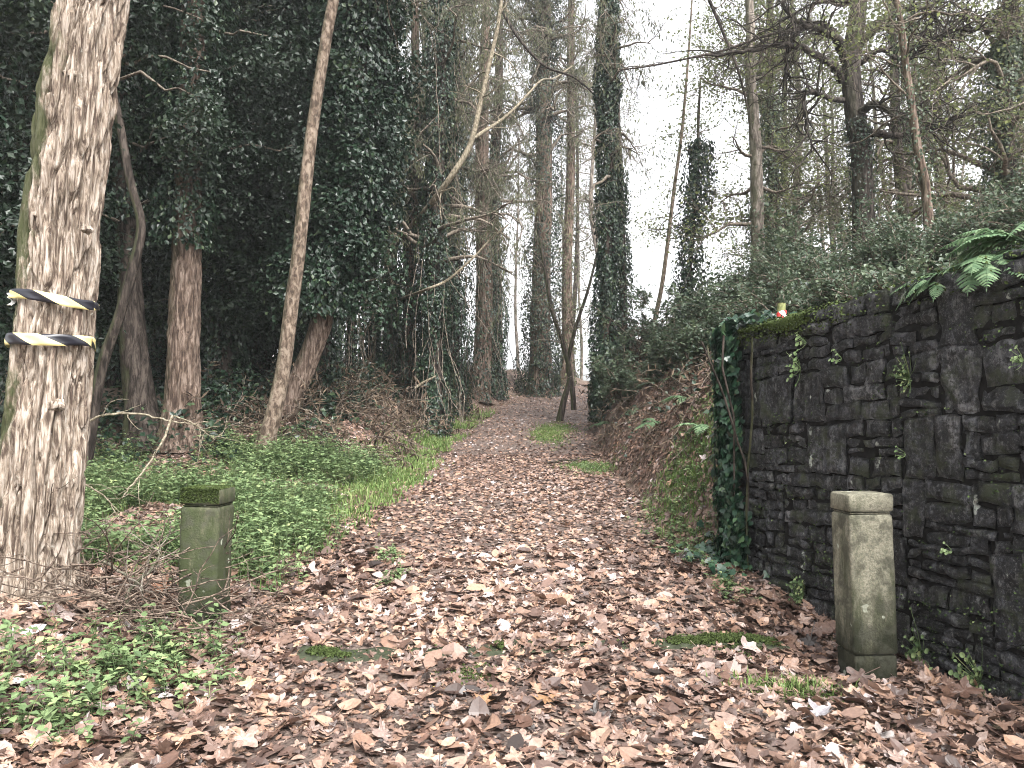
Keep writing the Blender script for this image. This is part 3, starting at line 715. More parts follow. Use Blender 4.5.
# --- T2 straight brown trunk
b = hit(182, 447); d2 = float(b[1])
pts = px_line([(181, 452), (183, 400), (184, 330), (187, 240), (190, 120), (193, 0)], d2); pts = up_from(pts, 4, wob=.2)
r2 = np.array([22, 17, 16, 14.5, 13, 12]) / FPX * d2
r2 = list(r2) + [.14, .1, .05]
rt, C, rr = tree('ivy_covered_tree', 'straight brown furrowed trunk with bare foot, second large trunk right of the taped tree', 'tree', b, pts, r2, 'bark_brown', LG, furrow=.03, sides=90, rings=420, fs=4.5, ivy=dict(n=16000, spread=.45, size=.085, lo=.36, hi=1), seed=11)
def dense_crown(root, C, lo, n, R0, size=.08, per=560, mat='evergreen', spread=1.6, zlo=None, droop=.6, branch=True, name='crown', leaf=KITE):
    mb = MB(); m = len(C); t = rng.uniform(lo, 1, n) * (m - 1.001); k = t.astype(int)
    a = rng.uniform(0, 6.28, n); q = rng.random(n) ** .6 * spread
    cen = C[k] + np.stack([np.cos(a) * q, np.sin(a) * q, rng.normal(0, .3, n)], -1)
    if branch:
        B = np.linspace(0, 1, 6)[None, :, None] * (cen - C[k])[:, None, :] + C[k][:, None, :]; B[:, 1:-1] += rng.normal(0, .06, (n, 4, 3))
        tubes(mb, B, np.full((n, 1), .03) * np.linspace(1, .3, 6)[None], 4, 1)
    leaf_clumps(mb, cen, R0 * rng.uniform(.6, 1.3, n), (per * rng.uniform(.6, 1.4, n)).astype(int), size, .85, leaf, 0, .5, True, droop)
    return mb.build(name, [M[mat], M['twig']], root)
dense_crown(rt, C, .45, 50, .55)
# --- T3 dark trunk behind, forked
b = hit(146, 448); d3 = float(b[1])
pts = px_line([(146, 452), (140, 400), (132, 330), (128, 250), (120, 120), (112, 0)], d3); pts = up_from(pts, 4)
rt, C, rr = tree('ivy_covered_tree', 'very dark swollen trunk between the taped tree and the straight brown one', 'tree', b, pts, list(np.array([20, 15, 13, 12, 11, 10]) / FPX * d3) + [.12, .09, .05], 'bark_dark', LG, furrow=.02, sides=60, rings=260, fs=4, ivy=dict(n=9000, spread=.5, size=.085, lo=.4, hi=1), seed=15)
dense_crown(rt, C, .4, 50, .6)
# --- T3b thin curved stem
b = hit(96, 425); 
pts = px_line([(84, 430), (100, 375), (118, 320), (133, 268), (141, 225), (130, 180), (115, 100), (90, 0)], 10.2); pts = up_from(pts, 2)
b = pts[0]; b[2] = H(b[0], b[1]) - .1
rt, C, rr = tree('curved_sapling', 'thin grey bent stem bowing right just beside the taped trunk', 'tree', b, pts, list(np.array([6, 5.5, 5, 5, 4.5, 4, 4, 3]) / FPX * 10.2) + [.03, .02, .01], 'bark_dark', None, sides=12, flare=.2, seed=18)
dense_crown(rt, C, .62, 22, .45, per=260)
# --- T4 slim leaning trunk
b = hit(262, 458); d4 = float(b[1])
pts = px_line([(259, 462), (272, 420), (283, 370), (291, 310), (299, 250), (306, 180), (315, 110), (326, 40), (336, -20)], d4); pts = up_from(pts, 4, wob=.1)
rt, C, rr = tree('leaning_tree', 'slim smooth light-brown trunk leaning right, in front of the dark ivy mass', 'tree', b, pts, list(np.array([9.5, 7.8, 7.4, 7.2, 6.8, 6.6, 6.2, 6, 5.8]) / FPX * d4) + [.08, .06, .03], 'bark_slim', None, sides=28, rings=220, furrow=.006, fs=3, flare=.25, seed=21)
crown(rt, C, rr, .72, 16, 2.4, 300, .7, 7000, .07, 'evergreen')
# --- T5 thick leaning trunk behind it, into the ivy mass
b = hit(280, 428); d5 = float(b[1]) + .4
pts = px_line([(272, 440), (290, 400), (308, 360), (322, 320), (336, 260), (350, 180), (358, 90), (364, 0)], d5); pts = up_from(pts, 4)
b = pts[0].copy(); b[2] = H(b[0], b[1])
rt, C, rr = tree('ivy_covered_tree', 'thick brown trunk leaning right under the darkest hanging ivy, behind the slim leaning one', 'tree', b, pts, list(np.array([14, 12, 11, 11, 10, 9, 9, 8]) / FPX * d5) + [.12, .08, .05], 'bark_brown', LG, furrow=.02, sides=60, rings=300, fs=4, ivy=dict(n=22000, spread=.75, size=.1, lo=.30, hi=1), seed=25)
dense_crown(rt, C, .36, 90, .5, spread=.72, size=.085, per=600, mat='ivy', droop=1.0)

# --- the rest of the left wood: (base px, py, d, lean px at top, radius m, ivy n, crown clumps, label)
left = [
 (-60, 440, 8.5, 0, .20, 9000, 60, 'evergreen', .9, 'trunk wrapped in dark leaves at the very left edge behind the taped tree'),
 (20, 430, 11.5, -10, .22, 9000, 70, 'evergreen', 1.2, 'dark leafy tree directly behind the taped trunk'),
 (222, 425, 14.5, 10, .20, 12000, 80, 'evergreen', 1.3, 'dark evergreen column between the straight brown trunk and the slim leaning one'),
 (100, 425, 15.5, 8, .22, 9000, 80, 'evergreen', 1.7, 'dark evergreen far behind the forked dark trunk'),
 (300, 415, 17.5, 8, .18, 12000, 55, 'evergreen', .8, 'dark evergreen behind the leaning trunks'),
 (160, 420, 19, -8, .24, 9000, 95, 'evergreen', 2.0, 'broad dark evergreen deepest in the left wood'),
 (20, 420, 19, 8, .24, 4000, 95, 'evergreen', 2.2, 'broad dark evergreen at the back of the far left wood'),
 (262, 415, 21, 8, .24, 6000, 95, 'evergreen', 1.6, 'tall dark evergreen backing the ivy mass'),
 (316, 412, 15.5, 20, .16, 11000, 12, 'ivy', .5, 'leafy post-like trunk where the first chink of sky shows'),
]
for q, (px, py, d, lean, r, ni, nc, mt, spr, lab) in enumerate(left):
    p0 = PX(px, py, d); p0[2] = H(p0[0], d); pts = [p0 - [0, 0, .1]]
    for k, (f, l) in enumerate(((1.5, .1), (3.2, .35), (5.2, .6), (7.5, .85), (10, 1.1))):
        pts.append(p0 + np.array([l * lean / FPX * d + random.uniform(-.12, .12), random.uniform(-.2, .2), f]))
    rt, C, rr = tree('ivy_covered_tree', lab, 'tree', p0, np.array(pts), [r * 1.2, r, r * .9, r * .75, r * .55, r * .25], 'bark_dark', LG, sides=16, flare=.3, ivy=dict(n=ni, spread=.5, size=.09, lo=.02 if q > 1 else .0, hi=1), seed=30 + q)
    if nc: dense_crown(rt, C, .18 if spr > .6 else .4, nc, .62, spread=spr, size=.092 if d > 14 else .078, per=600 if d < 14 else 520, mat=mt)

# --- the eucalyptus-like group in the middle
MG = 'shaggy vine-hung trunks left of the crest'
mid = [
 # px, py base, d, top offset px, r, ivy n, bark, label, ivy hi, crown
 (352, 405, 18.5, 14, .10, 6000, 'bark_dark', 'thin ivy post just right of the first chink of sky', 1, 0),
 (371, 402, 19.5, 6, .11, 8000, 'bark_dark', 'ivy post second from the left in the middle row', .8, 0),
 (391, 402, 19, -4, .13, 5000, 'bark_grey', 'pale narrow trunk with ivy only round its foot, left in the middle row', .35, 1),
 (407, 404, 18, 8, .14, 7000, 'bark_brown', 'brownish trunk close against the broad ivy clump', .6, 1),
 (432, 410, 17, 4, .19, 15000, 'bark_dark', 'dark trunk fat with ivy, frontmost of the middle row, right on the bank', .8, 1),
 (452, 395, 20.5, 6, .22, 15000, 'bark_dark', 'broadest ivy-padded trunk of the middle row', .8, 1),
 (479, 385, 23.5, 8, .27, 3000, 'bark_brown', 'clean brown trunk on the bank crest beside a bright gap', .5, 1),
 (493, 378, 25, 4, .24, 9000, 'bark_dark', 'dark shaggy twin of the clean brown trunk on the crest', .7, 1),
]
for q, (px, py, d, lean, r, ni, bk, lab, hi, cr) in enumerate(mid):
    p0 = PX(px, py, d); p0[2] = H(p0[0], d); pts = [p0 - [0, 0, .15]]
    for f, l in ((1.5, .1), (3.5, .3), (6.5, .5), (10, .8), (14.5, 1.2)):
        pts.append(p0 + np.array([l * lean / FPX * d + random.uniform(-.09, .09), random.uniform(-.1, .1), f]))
    rt, C, rr = tree('vine_hung_tree', lab, 'tree', p0, np.array(pts), [r * 1.25, r, r * .92, r * .8, r * .6, r * .3], bk, MG, sides=24, furrow=.015, fs=4, flare=.35, ivy=dict(n=ni, spread=.3, size=.085, lo=0, hi=hi), seed=60 + q, ivymat='ivy')
    mv = MB(); nv = 70; k_ = rng.integers(int(len(C) * .12), int(len(C) * .75), nv); a_ = rng.uniform(0, 6.28, nv)
    S = C[k_] + np.stack([np.cos(a_), np.sin(a_), 0 * a_], -1) * (rr[k_] + rng.uniform(.02, .30, nv))[:, None]
    Bv = grow(S, np.tile([0, 0, -1.], (nv, 1)), np.minimum(rng.uniform(.8, 4, nv), np.maximum(S[:, 2] - C[0][2] - .2, .3)), 12, .12, -.1); tubes(mv, Bv, np.full((nv, 12), .008), 3, 0)
    mv.build('vine_curtain', M['bark_dark'] if q % 2 else M['twig'], rt)
    if cr: crown(rt, C, rr, .56 if d > 20 else .42, 40, 2.0, 480, 1.1, 21000, .115, 'dull', 'twig', .45, -.02, -.16, NARROW, .05, hang=True)
# --- T8 thick column right of crest gap
def column_tree(px, py, d, topx, r, n, label, name='ivy_covered_tree', spread=.35, size=.09, mat='ivy', bark='bark_dark', group=None, seed=0, cr=None, hgt=14, hi=1, lo=0., tpy=0):
    p0 = PX(px, py, d); p0[2] = H(p0[0], d); pts = [p0 - [0, 0, .15]]; tx = (topx - px) / FPX * d
    ztop = PX(px, tpy, d)[2] - p0[2]
    if tpy: r *= .62
    for f in (.12, .3, .55, .8, 1.0, hgt / ztop if hgt > ztop * 1.05 and not tpy else 1.2):
        pts.append(p0 + np.array([tx * f + random.uniform(-.05, .05), random.uniform(-.08, .08), ztop * f]))
    rt, C, rr = tree(name, label, 'tree', p0, np.array(pts), [r * 1.3, r, r * .9, r * .8, r * .7, r * .6, r * .3], bark, group, sides=24, furrow=.015, fs=4, flare=.35, ivy=dict(n=n, spread=spread, size=size, lo=lo, hi=hi), seed=seed, ivymat=mat)
    return rt, C, rr
CG = 'ivy columns right of the crest'
rt, C, rr = column_tree(541, 392, 26.5, 545, .36, 24000, 'massive shaggy trunk clothed in dull vines standing at the end of the path', 'vine_hung_tree', .5, .09, 'evergreen', 'bark_brown', CG, 80)
crown(rt, C, rr, .5, 56, 2.2, 850, 1.0, 30000, .115, 'dull', 'twig', .45, -.02, -.14, NARROW, .05, hang=True)
rt, C, rr = column_tree(566, 385, 29.5, 574, .22, 6000, 'slimmer shaggy trunk right behind the massive one at the end of the path', 'vine_hung_tree', .35, .09, 'dull', 'bark_brown', CG, 83)
crown(rt, C, rr, .5, 30, 2.0, 450, 1.0, 11000, .115, 'dull', 'twig', .45, -.02, -.14, NARROW, .05, hang=True)
rt, C, rr = column_tree(606, 385, 17.5, 612, .17, 26000, 'tall straight column of solid dark green ivy against the white sky', 'ivy_covered_tree', .22, .085, 'ivy', 'bark_dark', CG, 85)
crown(rt, C, rr, .5, 20, 1.8, 500, 1.0, 6000, .12, 'dull', 'twig', .4, -.02, -.1, NARROW, .05, hang=True)
rt, C, rr = column_tree(627, 352, 19.5, 616, .11, 5000, 'thinner ivy stem leaning against the tall green column', 'ivy_covered_tree', .2, .08, 'ivy', 'bark_dark', CG, 87, hi=.5)
# small forked sapling before it
b = hit(560, 422)
r = thing('forked_sapling', 'dark slender sapling forking in two at its foot beside the bright grass tuft', 'tree', tuple(b))
ds = float(b[1])
for pl, rd in (([(559, 424), (564, 400), (570, 375), (563, 345), (552, 310), (545, 270), (538, 230)], [3.8, 3, 2.6, 2.3, 2.0, 1.7, 1.2]), ([(574, 410), (572, 385), (568, 365), (575, 330), (588, 290), (598, 250)], [2.8, 2.4, 2.1, 1.8, 1.4, 1])):
    mb = MB(); P = px_line(pl, ds); trunk_mesh(mb, P, np.array(rd) / FPX * ds, 10, 40, lump=.06, seed=3); mb.build('stem', M['bark_dark'], r)
mb = MB(); S = np.vstack([px_line([(552, 310), (563, 345), (575, 330), (588, 290), (545, 270)], ds)] * 6)
B = grow(S, rsph(len(S)) + [0, 0, .8], 1.3, 8, .25, .0); tubes(mb, B, np.full((len(S), 1), .012) * np.linspace(1, .25, 8)[None], 4, 1)
P4, _, _, _ = pick(B, 700, .2, 1); scatter(mb, *KITE, P4 + rng.normal(0, .05, P4.shape), frames(rsph(len(P4)) + [0, 0, .8], spin=rng.uniform(0, 6, len(P4))), .05, mat=0)
mb.build('crown', [M['dull'], M['twig']], r)

# --- right side of the crest gap
b = PX(652, 335, 20)
pts = px_line([(650, 345), (655, 320), (662, 285), (668, 240), (674, 190), (682, 130), (688, 60), (692, 0)], 20)
b = pts[0].copy(); b[2] = H(b[0], b[1]); pts[0][2] = min(pts[0][2], b[2])
rt, C, rr = tree('slender_sapling', 'very thin pale stem slanting up alone across the white sky', 'tree', b, pts, [.07, .06, .055, .05, .045, .04, .03, .02], 'bark_slim', None, sides=8, flare=.1, seed=90)
crown(rt, C, rr, .4, 14, 1.0, 200, .5, 2200, .07, 'autumn', 'twig', .4)
RG = 'thin trunks on the right-hand hill'
rt, C, rr = column_tree(688, 322, 17, 702, .10, 8000, 'short ivy-bushy trunk with a spiky top in the middle of the bright gap', 'ivy_covered_tree', .42, .085, 'ivy', 'bark_dark', RG, 92, hi=.75, tpy=120)
crown(rt, C, rr, .45, 18, .8, 190, .5, 1700, .06, 'autumn', 'twig')
rt, C, rr = column_tree(762, 282, 15.5, 752, .15, 1500, 'pale grey upright trunk on the hill, nearest the left end of the wall', 'tall_tree', .2, .06, 'laurel', 'bark_grey', RG, 94, hi=.4)
crown(rt, C, rr, .35, 26, 1.5, 650, .8, 12000, .07, 'autumn', 'twig', .4, -.01, -.03)
rt, C, rr = column_tree(778, 270, 18, 772, .13, 6000, 'darker ivy-wrapped trunk just right of the pale grey upright one', 'ivy_covered_tree', .25, .08, 'laurel', 'bark_dark', RG, 96, hi=.6)
crown(rt, C, rr, .3, 22, 1.9, 500, .8, 11000, .07, 'autumn', 'twig', .4, -.01, -.03)
# --- oak with dark crooked limbs
do = 12.5
pts = px_line([(863, 215), (862, 170), (856, 120), (851, 70), (857, 20), (860, -30), (858, -110)], do)
b = pts[0].copy(); b[2] = H(b[0], b[1]); pts[0] = b - [0, 0, .1]; pts = up_from(pts, 2.5)
rt, C, rr = tree('oak_tree', 'dark-trunked oak with crooked black branches on the hill above the wall', 'tree', b, pts, list(np.array([12.5, 10.5, 10, 9.6, 9, 7.5, 6.5]) / FPX * do) + [.09, .06, .03], 'bark_black', None, furrow=.025, sides=50, rings=260, fs=3.5, flare=.2, ivy=dict(n=1600, spread=.08, size=.05, lo=0., hi=.22), seed=99)
limbs = [
 [(846, 75, 0), (835, 68), (815, 55), (795, 46), (770, 46), (740, 52), (705, 55)],
 [(850, 55), (838, 40), (820, 30), (800, 22), (785, 8), (778, -20)],
 [(846, 45), (830, 30), (806, 24), (792, 40), (786, 62), (790, 80)],
 [(858, 45), (878, 25), (900, 12), (930, 5), (960, -12)],
 [(862, 125), (880, 134), (898, 136), (915, 130), (940, 126), (960, 112)],
 [(862, 112), (872, 104), (884, 108), (895, 116), (912, 118)],
 [(906, 62), (925, 45), (950, 32), (985, 30), (1015, 36)],
 [(848, 95), (830, 98), (812, 92), (804, 98), (806, 125), (812, 150)],
 [(862, 20), (880, 28), (900, 24), (925, 12), (950, 14), (1000, 20)],
 [(862, 60), (880, 50), (893, 55), (906, 62), (925, 45)],
]
for q, l in enumerate(limbs):
    mb = MB(); n = len(l); dd = do - .2 - .25 * (q % 3) * np.linspace(0, 1, n) * (1 if q % 2 else -1)
    P = np.array([PX(p[0], p[1], dd[i]) for i, p in enumerate(l)]); P[0, 1] = do
    r0 = .075 if q < 6 else .05
    Cc = catmull(P, n * 5); Cc[2:] += rng.normal(0, .012, Cc[2:].shape)
    tubes(mb, Cc[None], (r0 * np.linspace(1, .25, len(Cc)))[None], 7, 0)
    S, T, _, _ = pick(Cc[None], 26, .25, 1); B = grow(S, T * .6 + rng.normal(0, .8, S.shape), rng.uniform(.4, 1.2, 26), 8, .28, .02)
    tubes(mb, B, np.full((26, 1), .016) * np.linspace(1, .2, 8)[None], 4, 0)
    S, T, _, _ = pick(B, 90, .25, 1); B = grow(S, T * .6 + rng.normal(0, .7, S.shape), rng.uniform(.2, .6, 90), 6, .28, .0)
    tubes(mb, B, np.full((90, 1), .006) * np.linspace(1, .4, 6)[None], 3, 0)
    mb.build('branch', M['bark_black'], rt)
crown(rt, C, rr, .4, 14, 1.9, 500, .6, 3500, .055, 'autumn', 'twig', .5)
# --- thin trunk and far-right ivy trunk
b = PX(930, 262, 9.5)
pts = px_line([(931, 262), (927, 200), (918, 150), (912, 110), (905, 60), (896, 0)], 9.8); b = pts[0].copy(); b[2] = H(b[0], b[1]); pts[0][2] = b[2] - .1; pts = up_from(pts, 2.5)
rt, C, rr = tree('slender_tree', 'slender brown trunk rising just behind the wall between the oak and the right edge', 'tree', b, pts, [.07, .06, .055, .05, .045, .04, .03, .025, .02], 'bark_brown', None, sides=16, furrow=.006, fs=3, flare=.2, ivy=dict(n=900, spread=.14, size=.05, lo=0, hi=.6), seed=103, ivymat='laurel')
crown(rt, C, rr, .35, 22, 1.5, 380, .6, 6500, .055, 'autumn', 'twig', .4)
rt, C, rr = column_tree(1002, 200, 12.5, 1018, .20, 11000, 'broad ivy-wrapped trunk at the upper right edge of the view', 'ivy_covered_tree', .28, .065, 'laurel', 'bark_dark', RG, 105)
crown(rt, C, rr, .25, 26, 2.0, 600, .8, 12000, .065, 'autumn', 'twig', .4)

# --- background trees on the right hill and beyond the crest
BG1 = 'thin trees crowding the back of the right-hand hill'
protos = []
def proto(seed, grp, label, hgt, r, leaves, mat, lo):
    random.seed(seed)
    p0 = np.zeros(3); pts = [p0 + [0, 0, -.6]] + [np.array([random.uniform(-.25, .25), random.uniform(-.25, .25), f * hgt]) for f in (.12, .3, .5, .75, 1)]
    root = thing('background_tree', label, 'tree', (0, 0, 0), grp)
    mb = MB(); C, rr = trunk_mesh(mb, np.array(pts), [r * 1.2, r, r * .85, r * .7, r * .5, r * .2], 10, 30, 0, seed=seed, flare=.2)
    mb.build('trunk', M['bark_grey' if seed % 2 else 'bark_dark'], root)
    crown(root, C, rr, lo, 36, 2.1, 520, .9, int(leaves * 1.7), .085, mat, 'twig', .4, -.01, -.05)
    return root
def dup(root, loc, rz, sc, label=None, group=None):
    o = root.copy(); COL.objects.link(o); o.location = loc; o.rotation_euler = (0, 0, rz); o.scale = (sc,) * 3
    for ch in list(root.children):
        c = ch.copy(); COL.objects.link(c); c.parent = o
    if label: o['label'] = label
    if group: o['group'] = group
    return o
LB1 = 'thin leafy tree among many crowding the back of the right-hand hill'
pr = [proto(201 + k, BG1, LB1, 9.5 + k * .6, .10 + .02 * k, 6500, 'autumn' if k % 2 else 'dull', .2) for k in range(4)]
spots = [(7.0, 19), (8.6, 17.5), (10.2, 20), (8.6, 25), (10.8, 26), (13, 24), (13.5, 19), (15.6, 22), (9.5, 30), (12.6, 31), (16, 29), (11.2, 15.5), (9.6, 13.4)]
first = {}
for q, (x, y) in enumerate(spots):
    p = pr[q % 4]; o = p if (q % 4) not in first else dup(p, (0, 0, 0), 0, 1); first[q % 4] = 1
    o.location = (x, y, float(H(x, y))); o.rotation_euler = (0, 0, random.uniform(0, 6.28)); s = random.uniform(.85, 1.15); o.scale = (s,) * 3
BG2 = 'pale thin trees beyond the crest'
LB2 = 'thin bare-looking tree seen against the white sky beyond the crest'
pr2 = [proto(301 + k, BG2, LB2, 14.5 + k, .09 + .025 * k, 3000, 'dull', .5) for k in range(3)]
spots2 = [(.2, 41), (3.1, 38), (3.6, 33.5), (2.9, 45), (5.2, 42), (-3.2, 40), (-5.5, 37), (-4.6, 31), (-6.5, 43), (-8, 36), (-7.0, 29.5), (-3.4, 28.5), (4.4, 50)]
first = {}
for q, (x, y) in enumerate(spots2):
    p = pr2[q % 3]; o = p if (q % 3) not in first else dup(p, (0, 0, 0), 0, 1); first[q % 3] = 1
    o.location = (x, y, float(H(x, y))); o.rotation_euler = (0, 0, random.uniform(0, 6.28)); s = random.uniform(.85, 1.3); o.scale = (s,) * 3
# far woodland on the left and right: reads as one mass
mb = MB(); n = 900
y = rng.uniform(24, 40, n); x = -.28 * y - rng.uniform(0, 30, n); z = H(x, y) + rng.uniform(0, 13, n)
leaf_clumps(mb, np.stack([x, y, z], -1), rng.uniform(.7, 1.5, n), 90, .24, mat=0)
yt = rng.uniform(23, 38, 60); xt = -.26 * yt - rng.uniform(0, 30, 60); B = grow(np.stack([xt, yt, H(xt, yt) - .3], -1), np.tile([0, 0, 1.], (60, 1)), 13, 8, .04)
tubes(mb, B, np.full((60, 1), .2) * np.linspace(1, .4, 8)[None], 6, 1)
tag(mb.build('far_wood', [M['evergreen'], M['bark_dark']]), 'dark wood filling the distance behind the left-hand trees', 'wood', kind='stuff')
mb = MB(); n = 500
x = rng.uniform(15, 44, n); y = rng.uniform(26, 44, n); z = H(x, y) + rng.uniform(0, 11, n)
leaf_clumps(mb, np.stack([x, y, z], -1), rng.uniform(.6, 1.3, n), 60, .2, mat=0, shell=False)
xt = rng.uniform(15, 40, 60); yt = rng.uniform(25, 45, 60); B = grow(np.stack([xt, yt, H(xt, yt) - .3], -1), np.tile([0, 0, 1.], (60, 1)), 12, 8, .05)
tubes(mb, B, np.full((60, 1), .14) * np.linspace(1, .4, 8)[None], 6, 1)
tag(mb.build('far_wood', [M['dull'], M['bark_grey']]), 'brownish wood filling the distance behind the right-hand hill', 'wood', kind='stuff')

# lianas and pale dead boughs crossing the middle
def bough(label, pts, d, r, mat='twig_pale', name='hanging_branch', tw=14, tl=.8, grav=-.08):
    P = px_line(pts, d); C = catmull(P, len(pts) * 6); mb = MB()
    tubes(mb, C[None], (r * np.linspace(1, .45, len(C)))[None], 7, 0)
    if tw:
        S, T, _, _ = pick(C[None], tw, .1, 1); B = grow(S, T * .5 + rng.normal(0, .7, S.shape), tl * rng.uniform(.4, 1.3, tw), 8, .25, grav); tubes(mb, B, np.full((tw, 1), r * .25) * np.linspace(1, .3, 8)[None], 4, 0)
        S, T, _, _ = pick(B, tw * 3, .2, 1); B = grow(S, T * .5 + rng.normal(0, .7, S.shape), tl * .5 * rng.uniform(.4, 1.3, tw * 3), 6, .25, grav); tubes(mb, B, np.full((tw * 3, 1), r * .12) * np.linspace(1, .4, 6)[None], 3, 0)
    o = mb.build(name, M[mat], origin=P[0]); return tag(o, label, 'branch')
bough('thick pale yellowish bough slanting up to the right across the vine-hung trunks', [(392, 246, 18.6), (402, 236, 18.0), (412, 226, 17.4), (430, 205, 16.8), (450, 178), (470, 145), (480, 105), (488, 70), (497, 30), (503, -10)], 16.4, .085)
bough('second pale bough arching from the first towards the massive trunk', [(474, 138, 16.4), (486, 130, 16.8), (500, 121, 17.4), (515, 108, 18), (530, 92, 18.5), (542, 80, 19.5), (555, 78, 21), (572, 66, 23)], 18.5, .042)
bough('thin whitish dead branch sticking out level in front of the broad ivy clump', [(398, 300, 18.4), (406, 297, 17.4), (425, 290), (446, 281), (462, 268), (476, 255), (490, 240), (508, 225)], 16.0, .035, tw=5, tl=.5)
bough('broken pale stick jutting from the foot of the broad ivy clump', [(415, 388), (424, 382), (436, 376)], 16.0, .03, tw=0)
bough('dark branch drooping in from the upper left of the massive trunk', [(500, 8), (520, 40), (545, 66), (575, 78), (600, 100)], 20, .045, 'bark_dark')
bough('thin dark branch drawn level across the bright gap towards the pale upright trunk', [(800, 28), (765, 36), (725, 50), (690, 58), (650, 66), (620, 70)], 13.5, .028, 'bark_dark', tw=10)
bough('long thin branch falling across the top of the bright gap', [(705, -10), (722, 30), (738, 70), (748, 110)], 14.5, .035, 'bark_dark', tw=14)

# ------------------------------------------------------------------ shrubs on the right bank
SG = 'evergreen bushes on the right bank'
shr = [
 (632, 352, 14.5, .5, 'low bush at the foot of the tall ivy column'),
 (676, 338, 13.0, .65, 'rounded bush half-way up the bank below the bright gap'),
 (668, 300, 17.5, .8, 'pale green bush against the bottom of the bright gap'),
 (716, 338, 11.0, .62, 'bush growing right behind the ivied end of the wall'),
 (735, 300, 12.5, 1.25, 'bush below the pale grey upright trunk'),
 (790, 272, 11.5, 1.3, 'broad bush between the pale upright trunk and the oak'),
 (775, 300, 8.6, .62, 'low bramble just behind the wall near its left end'),
 (845, 262, 10.0, 1.1, 'bush in front of the oak trunk'),
 (850, 285, 7.9, .5, 'low bramble spilling behind the mossy wall top, below the oak'),
 (905, 245, 9.2, 1.1, 'bush around the foot of the slender brown trunk'),
 (965, 228, 9.0, 1.1, 'bush under the far-right ivy trunk'),
 (1015, 215, 8.4, 1.1, 'bush at the right edge of the view above the wall'),
 (1080, 230, 7.4, 1.0, 'bush just outside the right edge of the view'),
 (618, 385, 16.6, .35, 'small dark bush low on the bank near the path end'),
 (905, 275, 6.9, .38, 'low tangle behind the wall top beside the overhanging fern'),
]
for q, (px, py, d, rr_, lab) in enumerate(shr):
    c = PX(px, py, d); g = float(H(c[0], d)); root = thing('evergreen_bush', lab, 'bush', (c[0], d, g), SG)
    top = max(c[2] + rr_ * .25, g + rr_ * .6)
    mb = MB(); n = 26; a = rng.uniform(0, 6.28, n)
    D = np.stack([np.cos(a) * .6, np.sin(a) * .6, rng.uniform(.5, 1.3, n)], -1)
    L = np.minimum((top - g) * rng.uniform(.6, 1.2, n), 2.0)
    B = grow(np.tile([c[0], d, g - .05], (n, 1)) + rng.normal(0, .12, (n, 3)) * [1, 1, 0], D, L * 1.15, 9, .14, -.03)
    tubes(mb, B, np.full((n, 1), .016) * np.linspace(1, .3, 9)[None], 4, 1)
    S, T, _, _ = pick(B, 420, .15, 1); B2 = grow(S, T * .5 + rng.normal(0, .6, S.shape) + [0, 0, .1], rr_ * .5 * rng.uniform(.4, 1.2, 420), 7, .2, -.07)
    tubes(mb, B2, np.full((420, 1), .005) * np.linspace(1, .5, 7)[None], 3, 1)
    nl = int(11000 * min(1.2, rr_)); P4, T4, i4, _ = pick(B2, nl, .1, 1); P4 = P4 + rng.normal(0, .035, P4.shape)
    Nn = norm(rng.normal(0, .5, (nl, 3)) + [0, -.15, .8]); tone = rng.random(420)
    sz = .050 if d < 11 else .07
    scatter(mb, *LEAF, P4, frames(Nn, spin=rng.uniform(0, 6.28, nl)), sz * rng.uniform(.6, 1.3, nl), mat=0, rnd=np.clip(tone[i4] * .6 + rng.random(nl) * .4, 0, 1))
    mb.build('foliage', [M['laurel'], M['twig']], root)

# ------------------------------------------------------------------ ferns
def frond(mb, P, width, mat=0, npin=22):
    """one frond along polyline P [m,3]: pinnae with toothed outline"""
    m = len(P); T = norm(np.gradient(P, axis=0)); side = norm(np.cross(T, [0, 0, 1.])); up = np.cross(side, T)
    tubes(mb, P[None], (np.linspace(.004, .0015, m))[None], 4, mat, rnd=.5)
    t = np.linspace(.14, .99, npin)
    for q in t:
        k = min(int(q * (m - 1)), m - 2); f = q * (m - 1) - k; c = P[k] * (1 - f) + P[k+1] * f
        l = width * math.sin(math.pi * min(1, (q * .93 + .12))) ** .8 * (1 if q > .25 else .8)
        for s in (-1, 1):
            d = norm((side[k] * s + T[k] * .45 + up[k] * random.uniform(-.25, .1))[None])[0]; w = norm(np.cross(d, up[k])[None])[0]
            nn = 7; V = [c]; F = []
            for i in range(1, nn):
                x = l * i / nn; ww = .16 * l * (1 - i / nn) ** .7 + .003; tooth = ww * (1.0 if i % 2 else .55)
                cc = c + d * x + np.array([0, 0, -.25 * x * x / max(l, .01)]); V += [cc + w * tooth, cc - w * tooth]
            V.append(c + d * l + np.array([0, 0, -.25 * l])); e = len(V) - 1
            F.append([0, 1, 2]); 
            for i in range(nn - 2): a = 1 + 2 * i; F += [[a, a + 2, a + 1], [a + 1, a + 2, a + 3]]
            F.append([e - 2, e, e - 1])
            mb.add(np.array(V), np.array(F), random.random(), mat)
def fern(loc, n, L, w, label, group, face=None, spreadz=.7, mat='fern'):
    root = thing('fern', label, 'fern', tuple(loc), group)
    for k in range(n):
        a = 6.28 * k / n + random.uniform(-.3, .3) if face is None else face + random.uniform(-1.2, 1.2)
        D = np.array([[math.cos(a), math.sin(a), spreadz * random.uniform(.6, 1.3)]])
        P = grow(np.array([loc]), D, L * random.uniform(.75, 1.15), 12, .05, -.14)[0]
        mb = MB(); frond(mb, P, w * random.uniform(.8, 1.1)); mb.build('frond', M[mat], root)
